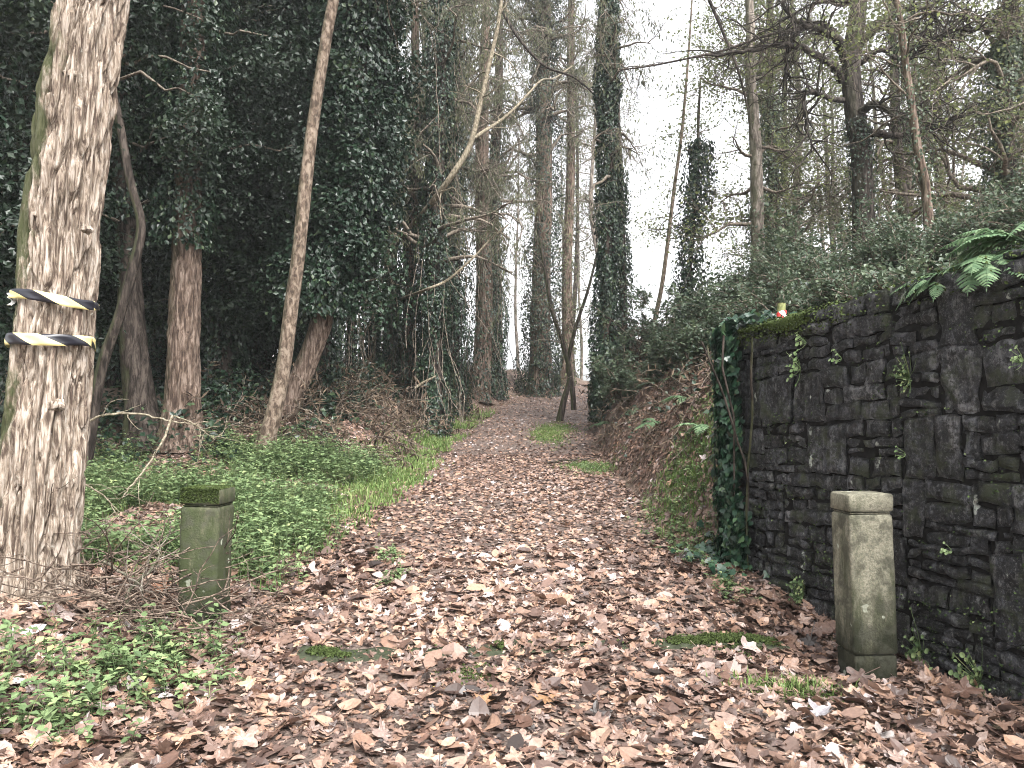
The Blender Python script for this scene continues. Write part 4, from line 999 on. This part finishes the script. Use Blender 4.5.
fern(wall_pt(2.30, WTOP + .03, -.20), 9, .50, .10, 'large pale green fern hanging over the wall top, rightmost', 'ferns over the wall', face=math.atan2(WN[1], WN[0]), spreadz=.35)
fern(wall_pt(2.46, WTOP + .10, -.25), 9, .46, .10, 'bushy pale green fern between the overhanging one and the right edge', 'ferns over the wall', face=math.atan2(WN[1], WN[0]) - .3, spreadz=.7)
fern(wall_pt(2.02, WTOP + .03, -.16), 6, .36, .075, 'smaller pale fern hanging over the wall left of the large one', 'ferns over the wall', face=math.atan2(WN[1], WN[0]) - .5, spreadz=.2)
fern(wall_pt(2.55, WTOP + .12, -.45), 7, .5, .10, 'tall fern behind the wall top near the right edge', 'ferns over the wall', face=math.atan2(WN[1], WN[0]), spreadz=1.0)
BF = 'small ferns on the right bank'
for (px, py, wh) in ((660, 425, 'in the middle of the leafy slope'), (690, 400, 'a little above the middle of the leafy slope'), (705, 430, 'closest to the ivied wall end'), (655, 385, 'under the bushes by the tall ivy column'), (640, 410, 'low on the slope, left of the middle one'), (684, 375, 'highest on the slope under the bushes'), (612, 425, 'at the foot of the slope beside the path')):
    p = hit(px, py, 7); fern(p, 6, .38 + p[1] * .01, .085, 'small green fern on the right bank, ' + wh, BF, mat='laurel' if px % 3 else 'fern', spreadz=.8)

# ------------------------------------------------------------------ ivy on the end of the wall
mb = MB(); k = 3300
u = np.abs(rng.normal(0, .10, k)) - .05; v = rng.uniform(.30, WTOP + .03, k)
wd = .20 + .16 * n2(v, v * 0, 2.2, 2, 7) + .12 * (v < .7)
u = -.14 + rng.beta(1.2, 1.7, k) * wd * 1.05
out = .05 + rng.beta(1.5, 2, k) * .12
P = wall_pt(u, v, out)
endp = rng.random(k) < .3
Nn = norm(np.tile([WN[0], WN[1], .35], (k, 1)) + rng.normal(0, .38, (k, 3)) - np.where(u < 0, .5, 0)[:, None] * np.array([*WD, 0]))
scatter(mb, *IVY, P, frames(Nn, spin=np.pi + rng.normal(0, .5, k)), rng.uniform(.042, .085, k), mat=0)
# foot of the ivy creeping over the bank, and a crest along the moss
k = 170; uu = rng.uniform(-.55, .45, k); vv = rng.random(k)
xg = WA[0] + WD[0] * uu + WN[0] * vv * .4; yg = WA[1] + WD[1] * uu + WN[1] * vv * .4
keep = rng.random(k) < np.exp(-((uu + .1) / .38) ** 2) * (1 - vv * .6)
P = np.stack([xg, yg, H(xg, yg) + .04 + rng.random(k) * .10 * (1 - vv)], -1)[keep]
scatter(mb, *IVY, P, frames(norm(rng.normal(0, .4, P.shape) + [-.2, -.5, .9]), spin=rng.uniform(2, 4.3, len(P))), rng.uniform(.05, .09, len(P)), mat=0)
k = 260; uu = rng.beta(1, 2, k) * .55 - .1
P = wall_pt(uu, WTOP + .05 + rng.random(k) * .06, rng.uniform(-.3, .09, k)); scatter(mb, *IVY, P, frames(norm(rng.normal(0, .5, (k, 3)) + [-.2, -.5, .9]), spin=rng.uniform(0, 6, k)), rng.uniform(.045, .08, k))
B = grow(wall_pt(np.array([.02, .08, .15, .0, .2]), np.full(5, .25), np.full(5, .04)), np.tile([0, 0, 1.], (5, 1)), 1.9, 16, .10); tubes(mb, B, np.full((5, 16), .009), 5, 1)
M['ivywall'] = leaf_mat('wall ivy leaves', [(0, (.009, .022, .014)), (.5, (.018, .046, .027)), (.85, (.035, .08, .042)), (1, (.08, .13, .06))], .15, .35, .5)
tag(mb.build('ivy_plant', [M['ivywall'], M['bark_dark']], origin=tuple(wall_pt(.1, .3, .05))), 'thick curtain of dark green ivy covering the left end of the stone wall', 'ivy')

# small wall plants
def rosette(label, px, py, n, size, mat='pennywort', spread=.09, grp='round-leaved plants growing on the wall face'):
    d_ = 4.2
    for d_ in np.arange(3, 7.4, .01):
        p = PX(px, py, d_); 
        if -((p[0] - WA[0]) * WN[0] + (p[1] - WA[1]) * WN[1]) > -.035: break
    P = p + rng.normal(0, spread, (n, 3)) * [.7, .7, 1]; P -= ((P - p) @ np.array([WN[0], WN[1], 0]))[:, None] * np.array([WN[0], WN[1], 0]) * .8
    P += np.array([WN[0], WN[1], 0]) * .03
    a = np.linspace(0, 6.28, 9, endpoint=False); T = fan([(math.cos(q) * .5, math.sin(q) * .5) for q in a], lambda x, y: .5 * (x * x + y * y))
    mb = MB(); scatter(mb, *T, P, frames(norm(np.tile([WN[0], WN[1], .5], (n, 1)) + rng.normal(0, .3, (n, 3))), spin=rng.uniform(0, 6, n)), size * rng.uniform(.5, 1.2, n), mat=0)
    B = np.stack([P, P * .5 + (p + np.array([-WN[0], -WN[1], -.4]) * .05) * .5, np.tile(p - np.array([WN[0], WN[1], .3]) * .03, (n, 1))], 1); tubes(mb, B, np.full((n, 3), .0018), 3, 0)
    tag(mb.build('wall_plant', M[mat], origin=tuple(p)), label, 'plant', grp)
rosette('pale round-leaved plant high on the wall, upper of the two left ones', 803, 341, 9, .034, spread=.035)
rosette('largest round-leaved plant on the wall, lower of the two left ones', 797, 367, 22, .032, spread=.05)
rosette('little pale plant on the wall right of the round-leaved pair', 838, 357, 7, .026, spread=.03)
rosette('sprawling small-leaved green plant in the middle of the wall face', 905, 376, 46, .017, 'green', spread=.06)
rosette('tiny pale plant at the height of the bollard top', 902, 452, 5, .022, spread=.02)
rosette('tiny green plant low on the wall right of the bollard', 948, 550, 8, .02, spread=.02)
rosette('yellow-green tuft on the wall near the right edge', 1018, 358, 14, .022, spread=.03)
rosette('green weed at the foot of the wall right behind the bollard', 918, 655, 50, .03, 'green', spread=.07)
rosette('low green weed at the foot of the wall near the right edge', 975, 680, 80, .026, 'green', spread=.08)
rosette('green weed at the foot of the wall left of the bollard', 800, 590, 60, .026, 'green', spread=.07)

# stump marker with red and white tape on the wall top
p = wall_pt(.47, WTOP + .0, -.12); 
root = thing('marker_post', 'short mossy wooden stub wrapped with red and white tape on the wall top', 'marker post', tuple(p))
mb = MB(); trunk_mesh(mb, np.array([p + [0, 0, -.05], p + [0, 0, .08], p + [.002, 0, .155]]), [.034, .032, .030], 14, 8); a = np.linspace(0, 6.28, 14, endpoint=False)
mb.add(np.vstack([[p + [0, 0, .156]], [p + [math.cos(q) * .03, math.sin(q) * .03, .154] for q in a]]), [[0, 1 + i, 1 + (i + 1) % 14] for i in range(14)], .5)
mb.build('stub', plain('mossy wood', (.16, .17, .07), .9, 40, .5), root)
mb = MB(); aa = np.linspace(0, 6.28, 40); V = []; uu = []
for bz in np.linspace(0, 1, 4):
    V.append(np.stack([p[0] + np.cos(aa) * .038, p[1] + np.sin(aa) * .038, p[2] + .015 + bz * .07 + .012 * np.cos(aa * 1 + 1)], -1)); uu.append(aa / 6.28 * 3 + bz * .7)
i = np.arange(3)[:, None] * 40; j = np.arange(39)[None]; mb.add(np.array(V).reshape(-1, 3), np.stack([i + j, i + j + 1, i + 41 + j, i + 40 + j], -1).reshape(-1, 4), .5, 0, True)
o = mb.build('tape', tape_mat('red and white tape', (.62, .05, .05), (.75, .72, .70), 1, 1), root)
at = o.data.attributes.new('u', 'FLOAT', 'POINT'); at.data.foreach_set('value', np.array(uu).ravel().astype(np.float32))

# ------------------------------------------------------------------ ground cover
def on_ground(x, y, dz=0.): return np.stack([x, y, H(x, y) + dz], -1)
def plants(n, area, hgt, lsize, mb, mat=0, levels=4):
    """small leafy herbs: stems with leaf pairs"""
    x, y = area(n); n = len(x); base = on_ground(x, y, -.01); hh = hgt * rng.uniform(.4, 1.25, n)
    B = grow(base, np.tile([0, 0, 1.], (n, 1)) + rng.normal(0, .3, (n, 3)), hh, 5, .15, .05)
    tubes(mb, B, np.full((n, 5), .0022), 3, mat)
    tone = rng.random(n)
    for l in range(levels):
        k = 1 + l if l < 4 else 4; k = min(k, 4)
        a0 = rng.uniform(0, 6.28, n)
        for s in range(3 if l == levels - 1 else 2):
            a = a0 + s * (2.1 if l == levels - 1 else 3.14) + rng.normal(0, .2, n); d = np.stack([np.cos(a), np.sin(a), rng.normal(.15, .2, n)], -1)
            sz = lsize * rng.uniform(.6, 1.25, n); Nn = norm(np.tile([0, 0, 1.], (n, 1)) - d * rng.uniform(-.2, .5, n)[:, None] + rng.normal(0, .2, (n, 3)))
            Yv = norm(d - (d * Nn).sum(1, keepdims=True) * Nn); Xv = np.cross(Yv, Nn); Mx = np.stack([Xv, Yv, Nn], -1)
            scatter(mb, *LEAF, B[:, k] + d * sz[:, None] * .55, Mx, sz, mat=mat, rnd=np.clip(tone * .6 + rng.random(n) * .4, 0, 1))
def gate(n, x0, x1, y0, y1, dens):
    x = rng.uniform(x0, x1, n); y = rng.uniform(y0, y1, n); k = rng.random(n) < dens(x, y); return x[k], y[k]
def screen(x, y):
    z = H(x, y, False); v = (z - CAM_H) / y; c, s = math.cos(PITCH), math.sin(PITCH)
    zz = -s + v * c; yy = c + v * s
    return 512 + FPX * (x / y) / yy, 384 - FPX * zz / yy
avoid = [(-2.0, 5.25, .16), (2.02, 4.62, .16), (float(C1[0][0]), d1, .32)]
def clear(x, y):
    k = np.ones(len(x), bool)
    onslab = np.abs(y - 4.86 - .10 * x) < .075; k &= ~(onslab & (((x > .95) & (x < 1.62) & (rng.random(len(x)) < .93)) | ((x > -1.2) & (x < -.05) & (n2(x, y, 3, 2, 2) > .5) & (rng.random(len(x)) < .85))))
    for ax, ay, r in avoid: k &= (x - ax) ** 2 + (y - ay) ** 2 > r * r
    back = -((x - WA[0]) * WN[0] + (y - WA[1]) * WN[1]); k &= ~((back > -.01) & (back < .55) & (y < 6.7))
    return k
M['herb'] = M['green']
mb = MB()
def d_left(x, y):   # the green carpet behind the left bollard
    s = xc(y) - x
    return sstep(1.55, 2.1, s + (n2(x, y, 1.1, 2, 31) - .5) * .9) * (1 - sstep(4.6, 6.5, s)) * sstep(5.3, 6.1, y + (x + 2) * .1) * (1 - sstep(11, 12.5, y)) * sstep(.40, .58, n2(x, y, .9, 3, 22)) * clear(x, y)
plants(15000, lambda n: gate(n, -7.5, -1.2, 5.2, 12.5, d_left), .30, .058, mb)
def d_front(x, y):
    return (np.exp(-(((x + 2.0) / .30) ** 2 + ((y - 4.35) / .42) ** 2)) + np.exp(-(((x + 2.4) / .36) ** 2 + ((y - 3.75) / .32) ** 2)) * 1.0 + np.exp(-(((x + 3.0) / .5) ** 2 + ((y - 4.1) / .25) ** 2)) * .3) * sstep(.30, .52, n2(x, y, 2.5, 2, 12)) * clear(x, y) * 1.1
plants(2300, lambda n: gate(n, -3.5, -1.0, 3.0, 5.3, d_front), .19, .052, mb)
for (px, py, n, s) in ((388, 558, 40, .07), (396, 580, 22, .05), (232, 575, 70, .12), (500, 655, 0, .1), (700, 560, 60, .12), (690, 535, 70, .15), (712, 545, 60, .1), (590, 470, 160, .2), (688, 455, 200, .28), (690, 485, 130, .2), (725, 590, 40, .07)):
    if not n: continue
    p = hit(px, py); plants(n, lambda m: (rng.normal(p[0], s, m), rng.normal(p[1], s * 1.6, m)), .07, .038, mb)
tag(mb.build('nettle_patch', M['green']), 'low bright green nettles and weeds spreading over the left verge', 'weeds', kind='stuff')

def grass(n, area, hgt, mb, wd=.004):
    x, y = area(n); n = len(x); b = on_ground(x, y, -.01); a = rng.uniform(0, 6.28, n); L = hgt * rng.uniform(.4, 1.3, n)
    d = np.stack([np.cos(a), np.sin(a)], -1); ln = rng.uniform(.1, .9, n)[:, None] * L[:, None]
    w_ = wd * (1 + y / 9); s = np.stack([-d[:, 1], d[:, 0], 0 * a], -1) * w_[:, None]
    P1 = b + np.column_stack([d * ln * .35, L * .6]); P2 = b + np.column_stack([d * ln, L * .9])
    V = np.stack([b - s, b + s, P1 - s * .8, P1 + s * .8, P2], 1).reshape(-1, 3); o = np.arange(n)[:, None] * 5
    r_ = np.clip(n2(x, y, 2, 2, 3) * .6 + rng.random(n) * .5, 0, 1)
    mb.add(V, np.hstack([o, o + 1, o + 3, o + 2]), r_); mb.add(V, np.hstack([o + 2, o + 3, o + 4]), r_)
mb = MB()
def d_strip(x, y):
    s = xc(y) - x
    k = sstep(1.15, 1.5, s + (n2(x, y, 1.3, 2, 41) - .5) * .5) * (1 - sstep(1.9, 2.5 , s)) * sstep(7.0, 9.5, y) * (1 - sstep(19, 23, y)) * sstep(.32, .46, n2(x, y, .9, 2, 51))
    return k
grass(60000, lambda n: gate(n, -4, 0, 7, 23, d_strip), .10, mb)
grass(16000, lambda n: gate(n, -6, -1.4, 5.6, 12, lambda x, y: d_left(x, y) * .8), .12, mb)
for (px, py, n, sx, sy) in ((548, 436, 3500, .16, .8), (560, 430, 1500, .2, .6), (590, 468, 1400, .2, .35), (686, 462, 1500, .2, .4), (692, 490, 1200, .15, .3), (790, 690, 500, .16, .06), (395, 468, 1500, .3, .5)):
    p = hit(px, py); grass(n, lambda m: (rng.normal(p[0], sx, m), rng.normal(p[1], sy, m)), .07, mb, .003)
tag(mb.build('grass', M['grass']), 'short bright green grass along the edges of the path', 'grass', kind='stuff')
# moss tufts on the threshold and near right bollard
mb = MB(); k = 16000; x = rng.uniform(-1.2, 1.65, k); y = 4.86 + .10 * x + rng.normal(0, .032, k); keep = ((x < -.05) & (n2(x, y, 3, 2, 2) > .56)) | ((x > .95) & (n2(x, y, 3, 2, 2) > .30)) | (rng.random(k) < .01); x = x[keep]; y = y[keep]
P = on_ground(x, y, .035); scatter(mb, *KITE, P, frames(rsph(len(P)) + [0, 0, .7], spin=rng.uniform(0, 6, len(P))), rng.uniform(.010, .024, len(P)))
for px, py, n_, s in ((795, 692, 1500, .07), (480, 678, 500, .06), (730, 648, 600, .08)):
    p = hit(px, py); x = rng.normal(p[0], s * 1.6, n_); y = rng.normal(p[1], s, n_); P = on_ground(x, y, .02); scatter(mb, *KITE, P, frames(rsph(n_) + [0, 0, .7], spin=rng.uniform(0, 6, n_)), rng.uniform(.01, .022, n_))
tag(mb.build('moss_patch', M['moss']), 'thin green moss on the buried stone strip and bare soil', 'moss', kind='stuff')

# ------------------------------------------------------------------ leaf litter
mb = MB()
def litter(n, x0, x1, y0, y1, size, temps, dens, lift=.02, tiltv=.35, cr=None):
    x, y = gate(n, x0, x1, y0, y1, dens); k = clear(x, y); x = x[k]; y = y[k]; n = len(x)
    e = .05; gx = (H(x + e, y, False) - H(x - e, y, False)) / (2 * e); gy = (H(x, y + e, False) - H(x, y - e, False)) / (2 * e)
    Ng = norm(np.stack([-gx, -gy, np.ones(n)], -1)); Ng[:, :2] = np.clip(Ng[:, :2], -.8, .8)
    Nn = norm(Ng + rng.normal(0, tiltv, (n, 3)) * [1, 1, .2]); P = on_ground(x, y, .012) + Ng * (rng.random(n) ** 1.5 * lift)[:, None]
    Mx = frames(Nn, spin=rng.uniform(0, 6.28, n)); w_ = rng.integers(0, len(temps), n); sz = size * rng.uniform(.35, 1.35, n)
    rn = np.clip(rng.beta(1.7, 1.9, n) + (n2(x, y, .7, 2, 77) - .5) * .5, 0, 1)
    for t in range(len(temps)):
        q = w_ == t; scatter(mb, *temps[t], P[q], Mx[q], sz[q], rnd=rn[q], smooth=False)
def d_path(x, y):
    s = np.abs(x - xc(y)); back = -((x - WA[0]) * WN[0] + (y - WA[1]) * WN[1])
    return np.clip(.45 + .9 * (n2(x, y, 1.3, 3, 61) - .3), .15, 1) * np.where((y < 6.6) & (back > .1), .0, 1.)
def d_all(x, y):
    s = xc(y) - x
    return d_path(x, y) * (1 - .93 * d_left(x, y)) * (1 - .8 * d_strip(x, y)) * (1 - sstep(3.5, 7, np.abs(s)) * .6)
litter(12500, -3.9, 3.4, 2.0, 7.0, .115, MAPLES, d_all, .03, .36)
litter(4500, -3.9, 3.4, 2.0, 7.0, .13, OVATES, d_all, .03, .4)
litter(1500, -3.9, 3.4, 2.2, 6.5, .18, MAPLES, lambda x, y: d_all(x, y) * (.25 + .75 * sstep(.3, 1.5, np.abs(x))), .05, .42)
litter(52000, -3.9, 3.4, 2.0, 7.0, .062, OVATES + MAPLES[:3], d_all, .012, .25)
litter(4500, -5, 3.2, 7.0, 12.0, .10, MAPLES[:6], d_all, .03, .33)
litter(64000, -5, 3.4, 7.0, 14.0, .064, OVATES, d_all, .012, .25)
litter(75000, -6, 6, 12.0, 31.0, .070, OVATES + MAPLES[:2], d_all, .03, .3)
# drifts: along the wall foot, left foot of the big tree
def drift(n, c, s, size=.14, lift=.06):
    litter(n, c[0] - s[0] * 3, c[0] + s[0] * 3, c[1] - s[1] * 3, c[1] + s[1] * 3, size, MAPLES, lambda x, y: np.exp(-(((x - c[0]) / s[0]) ** 2 + ((y - c[1]) / s[1]) ** 2)), lift, .5)
drift(500, (1.75, 5.5), (.35, .7)); drift(420, (2.2, 3.9), (.5, .6), .15); drift(300, (-2.6, 4.5), (.6, .3), .16); drift(260, (-1.55, 4.8), (.35, .9), .15); drift(260, (-3.0, 9.2), (.9, .8), .13); drift(180, (-2.25, 4.95), (.4, .25), .16, .1)
tag(mb.build('leaf_litter', M['litter']), 'carpet of dry brown and greyish plane leaves over the path and banks', 'fallen leaves', kind='stuff')

# a few leaves that stand out
def single(px, py, size, col, label, t, tilt=(.0, 0.)):
    p = hit(px, py); mt = plain('leaf ' + label[:12], col, .6, 60, .3); V, F = MAPLES[t]; V = V * size; a = random.uniform(0, 6)
    ca, sa = math.cos(a), math.sin(a); V = np.stack([V[:, 0] * ca - V[:, 1] * sa, V[:, 0] * sa + V[:, 1] * ca, V[:, 2] * 1.2 + .0], -1)
    V[:, 2] += V[:, 1] * tilt[0] + V[:, 0] * tilt[1]; V[:, 2] -= V[:, 2].min() - .015
    mb = MB(); mb.add(V + p + [0, 0, .02], F, .5); tag(mb.build('fallen_leaf', mt, origin=tuple(p)), label, 'leaf', 'leaves that stand out on the ground')
single(433, 697, .10, (.5, .40, .04), 'small bright yellow leaf lying alone on the path', 1)
single(486, 711, .17, (0.223, 0.124, 0.068), 'large orange-brown leaf arched over its tips in the middle of the path', 2, (.25, .1))
single(545, 708, .18, (0.205, 0.118, 0.062), 'orange-brown leaf right of the arched one', 4, (.1, -.1))
single(820, 722, .19, (0.223, 0.211, 0.223), 'large pale grey-lilac leaf below the right bollard', 3, (.15, .1))
single(110, 560, .19, (0.236, 0.149, 0.087), 'big tan leaf curled beside the twig pile', 5, (.6, .1))
single(78, 562, .17, (0.223, 0.155, 0.099), 'big tan leaf at the foot of the taped trunk', 6, (.6, -.3))
single(28, 578, .2, (0.260, 0.223, 0.192), 'pale upright leaf leaning at the foot of the taped trunk', 7, (1.0, .2))
single(160, 600, .2, (0.186, 0.093, 0.056), 'large russet leaf in the twig pile before the left bollard', 8, (.8, .1))
single(148, 702, .17, (0.198, 0.118, 0.074), 'brown pointed leaf among the front weeds', 9, (.5, 0))
single(885, 745, .15, (0.236, 0.211, 0.198), 'pale leaf at the bottom right by the wall foot', 0, (.2, 0))

# ------------------------------------------------------------------ twigs, dead branches
def sticks(name, label, cat, starts, dirs, L, r, mat='twig_pale', subn=5, group=None, wob=.18, m=10, kind=None, grav=-.02):
    mb = MB(); S = np.array(starts, float); B = grow(S, np.array(dirs, float), L, m, wob, grav)
    g = H(B[..., 0], B[..., 1]); B[..., 2] = np.maximum(B[..., 2], g + .01)
    tubes(mb, B, np.full((len(S), 1), r) * np.linspace(1, .35, m)[None], 6, 0)
    if subn:
        P, T, _, _ = pick(B, subn * len(S), .15, .9); B2 = grow(P, T * .7 + rng.normal(0, .6, P.shape) + [0, 0, .1], np.mean(L) * .4 * rng.uniform(.4, 1.2, len(P)), 7, .25, 0)
        B2[..., 2] = np.maximum(B2[..., 2], H(B2[..., 0], B2[..., 1]) + .01); tubes(mb, B2, np.full((len(P), 1), r * .45) * np.linspace(1, .4, 7)[None], 4, 0)
    return tag(mb.build(name, M[mat], origin=tuple(S[0])), label, cat, group, kind)
n = 130; a = rng.uniform(0, 6.28, n); S = on_ground(rng.normal(-2.35, .34, n), rng.normal(4.95, .22, n), .06) + np.column_stack([np.zeros((n, 2)), rng.random(n) * .22])
M['pile'] = bark_mat('brown dead twigs', (.035, .025, .02), (.10, .075, .06), (.19, .15, .12), 30, .5, bs=.2)
sticks('twig_pile', 'tangled heap of thin brown dead twigs between the taped trunk and the left bollard', 'twigs', S, np.column_stack([np.cos(a), np.sin(a) * .5, rng.normal(0, .4, n)]), rng.uniform(.3, .8, n), .006, 'pile', 2, kind='stuff', m=8)
def one_stick(label, pl, d, r, mat='twig_pale', tw=6, tl=.35):
    P = px_line(pl, d) if not isinstance(d, list) else np.array([PX(p[0], p[1], q) for p, q in zip(pl, d)])
    C = catmull(P, len(pl) * 5); mb = MB(); C += rng.normal(0, r * .3, C.shape); tubes(mb, C[None], (r * np.linspace(1, .4, len(C)))[None], 7, 0)
    if tw: S, T, _, _ = pick(C[None], tw, .2, 1); B = grow(S, T * .6 + rng.normal(0, .6, S.shape), tl, 7, .2, 0); tubes(mb, B, np.full((tw, 1), r * .4) * np.linspace(1, .4, 7)[None], 4, 0)
    tag(mb.build('dead_branch', M[mat], origin=tuple(P[0])), label, 'branch', 'dead branches on the ground')
one_stick('long pale dead branch arching over the weeds behind the left bollard', [(76, 436), (92, 420), (112, 414), (140, 414), (165, 420), (190, 424), (208, 422)], 7.8, .014)
one_stick('pale dead branch slanting down from the arching one towards the left bollard', [(172, 416), (163, 440), (148, 465), (132, 485), (122, 498)], [7.8, 7.6, 7.3, 7.0, 6.8], .013)
one_stick('thin pale stick lying across the weeds beside the taped trunk', [(74, 480), (92, 488), (108, 500), (120, 520)], 6.6, .009)
one_stick('grey forked twig standing out of the twig heap', [(126, 605), (130, 590), (145, 575), (158, 560), (160, 545)], [4.85, 4.85, 4.9, 4.95, 5.0], .011, 'bark_grey', 8, .3)
one_stick('thick brown stick poking from the front of the twig heap', [(103, 560), (120, 572), (140, 585), (142, 592)], [4.95, 4.9, 4.8, 4.75], .010, 'bark_grey', 6, .25)
one_stick('pale twig reaching right from the straight brown trunk', [(174, 416), (190, 422), (205, 432), (215, 440)], 7.8, .009)
p = hit(544, 463); q = hit(600, 455)
one_stick('short black stick lying on the path below the grass tuft', [(544, 463), (560, 461), (578, 460), (598, 457)], float(p[1]) * .985, .022, 'bark_dark', 4, .3)
p = hit(760, 668); one_stick('dark thin stick on the leaves left of the right bollard', [(750, 662), (768, 669), (790, 678)], [float(hit(750, 662)[1]) - .02, float(hit(768, 669)[1]) - .02, float(hit(790, 678)[1]) - .02], .012, 'bark_dark', 2, .15)
one_stick('dark rotten stick at the lower left edge of the picture', [(-10, 655), (10, 657), (28, 656)], [float(hit(2, 655)[1]) - .1] * 3, .018, 'bark_dark', 2, .15)

# dead bracken and brash on the left bank and the crest
mb = MB(); n = 2600
x = rng.uniform(-7, -1.3, n); y = rng.uniform(11.5, 30, n); s = xc(y) - x; k = rng.random(n) < sstep(1.7, 2.2, s) * (1 - sstep(3.6, 6, s)) * (.35 + .65 * (n2(x, y, .9, 2, 81) > .42)); x, y = x[k], y[k]; n = len(x)
S = on_ground(x, y, .05); B = grow(S, rng.normal(0, 1, (n, 3)) * [1, 1, .3] + [.1, -.2, .5], rng.uniform(.4, 1.3, n), 8, .25, -.12)
B[..., 2] = np.maximum(B[..., 2], H(B[..., 0], B[..., 1]) + .01); tubes(mb, B, np.full((n, 1), .009) * np.linspace(1, .4, 8)[None], 4, 1)
P, T, _, _ = pick(B, 16000, .1, 1); scatter(mb, *NARROW, P, frames(rsph(len(P)) + [0, -.3, .5], spin=rng.uniform(0, 6, len(P))), rng.uniform(.07, .2, len(P)), mat=0)
n = 1200; x = rng.uniform(1.2, 5, n); y = rng.uniform(19, 33, n); s = x - xc(y); k = rng.random(n) < sstep(1.7, 2.4, s) * (1 - sstep(3.2, 4.2, s)); x, y = x[k], y[k]; n = len(x)
S = on_ground(x, y, .05); B = grow(S, rng.normal(0, 1, (n, 3)) * [1, 1, .3] + [0, -.2, .8], rng.uniform(.5, 1.5, n), 8, .2, -.12); tubes(mb, B, np.full((n, 1), .009) * np.linspace(1, .4, 8)[None], 4, 1)
P, T, _, _ = pick(B, 12000, .1, 1); scatter(mb, *NARROW, P, frames(rsph(len(P)) + [0, -.3, .5], spin=rng.uniform(0, 6, len(P))), rng.uniform(.08, .25, len(P)), mat=0)
n = 380; x = rng.uniform(1.4, 4.2, n); y = rng.uniform(8.5, 20, n); s = x - xc(y); k = rng.random(n) < sstep(1.55, 2.0, s) * (1 - sstep(3.4, 4.0, s)); x, y = x[k], y[k]; n = len(x)
S = on_ground(x, y, .03); B = grow(S, rng.normal(0, 1, (n, 3)) * [1, 1, .2] + [-.1, -.2, .3], rng.uniform(.3, .9, n), 8, .2, -.12)
B[..., 2] = np.maximum(B[..., 2], H(B[..., 0], B[..., 1]) + .01); tubes(mb, B, np.full((n, 1), .006) * np.linspace(1, .4, 8)[None], 4, 1)
P, T, _, _ = pick(B, 6000, .1, 1); scatter(mb, *NARROW, P, frames(rsph(len(P)) + [0, -.3, .5], spin=rng.uniform(0, 6, len(P))), rng.uniform(.05, .14, len(P)), mat=0)
tag(mb.build('dead_bracken', [M['bracken'], M['twig']]), 'brown dead bracken and brushwood covering the banks by the crest', 'bracken', kind='stuff')
# low dark ground ivy under the left trees
mb = MB(); n = 60000; x = rng.uniform(-9, -1.7, n); y = rng.uniform(9.5, 26, n); s = xc(y) - x
nn_ = n2(x, y, .8, 3, 91); k = rng.random(n) < sstep(2.2, 3.2, s) * sstep(10, 13, y) * sstep(.40, .5, nn_); x, y, nn_ = x[k], y[k], nn_[k]
hh = rng.random(len(x)) ** 1.3 * (.1 + .6 * sstep(.45, .65, nn_)); P = on_ground(x, y, .03); P[:, 2] += hh
scatter(mb, *KITE, P, frames(norm(rng.normal(0, .5, P.shape) + [0, -.3, .9]), spin=rng.uniform(0, 6, len(P))), rng.uniform(.06, .13, len(P)), mat=0)
n = 26000; x = rng.uniform(1.4, 6, n); y = rng.uniform(7.6, 24, n); s = x - xc(y); nn_ = n2(x, y, 1.1, 3, 95)
k = rng.random(n) < (.12 + .88 * sstep(2.0, 3.0, s)) * sstep(1.5, 1.9, s) * sstep(.44, .56, nn_) * clear(x, y); x, y, nn_ = x[k], y[k], nn_[k]
P = on_ground(x, y, .03); P[:, 2] += rng.random(len(x)) ** 1.4 * (.06 + .5 * sstep(.5, .65, nn_))
scatter(mb, *KITE, P, frames(norm(rng.normal(0, .5, P.shape) + [0, -.3, .9]), spin=rng.uniform(0, 6, len(P))), rng.uniform(.05, .09, len(P)), mat=0)
tag(mb.build('ground_ivy', M['ivy']), 'dark low ivy and bramble carpeting the wood floor and the upper right bank', 'ground ivy', kind='stuff')

for o in bpy.data.objects:
    if '_base' in o: del o['_base']
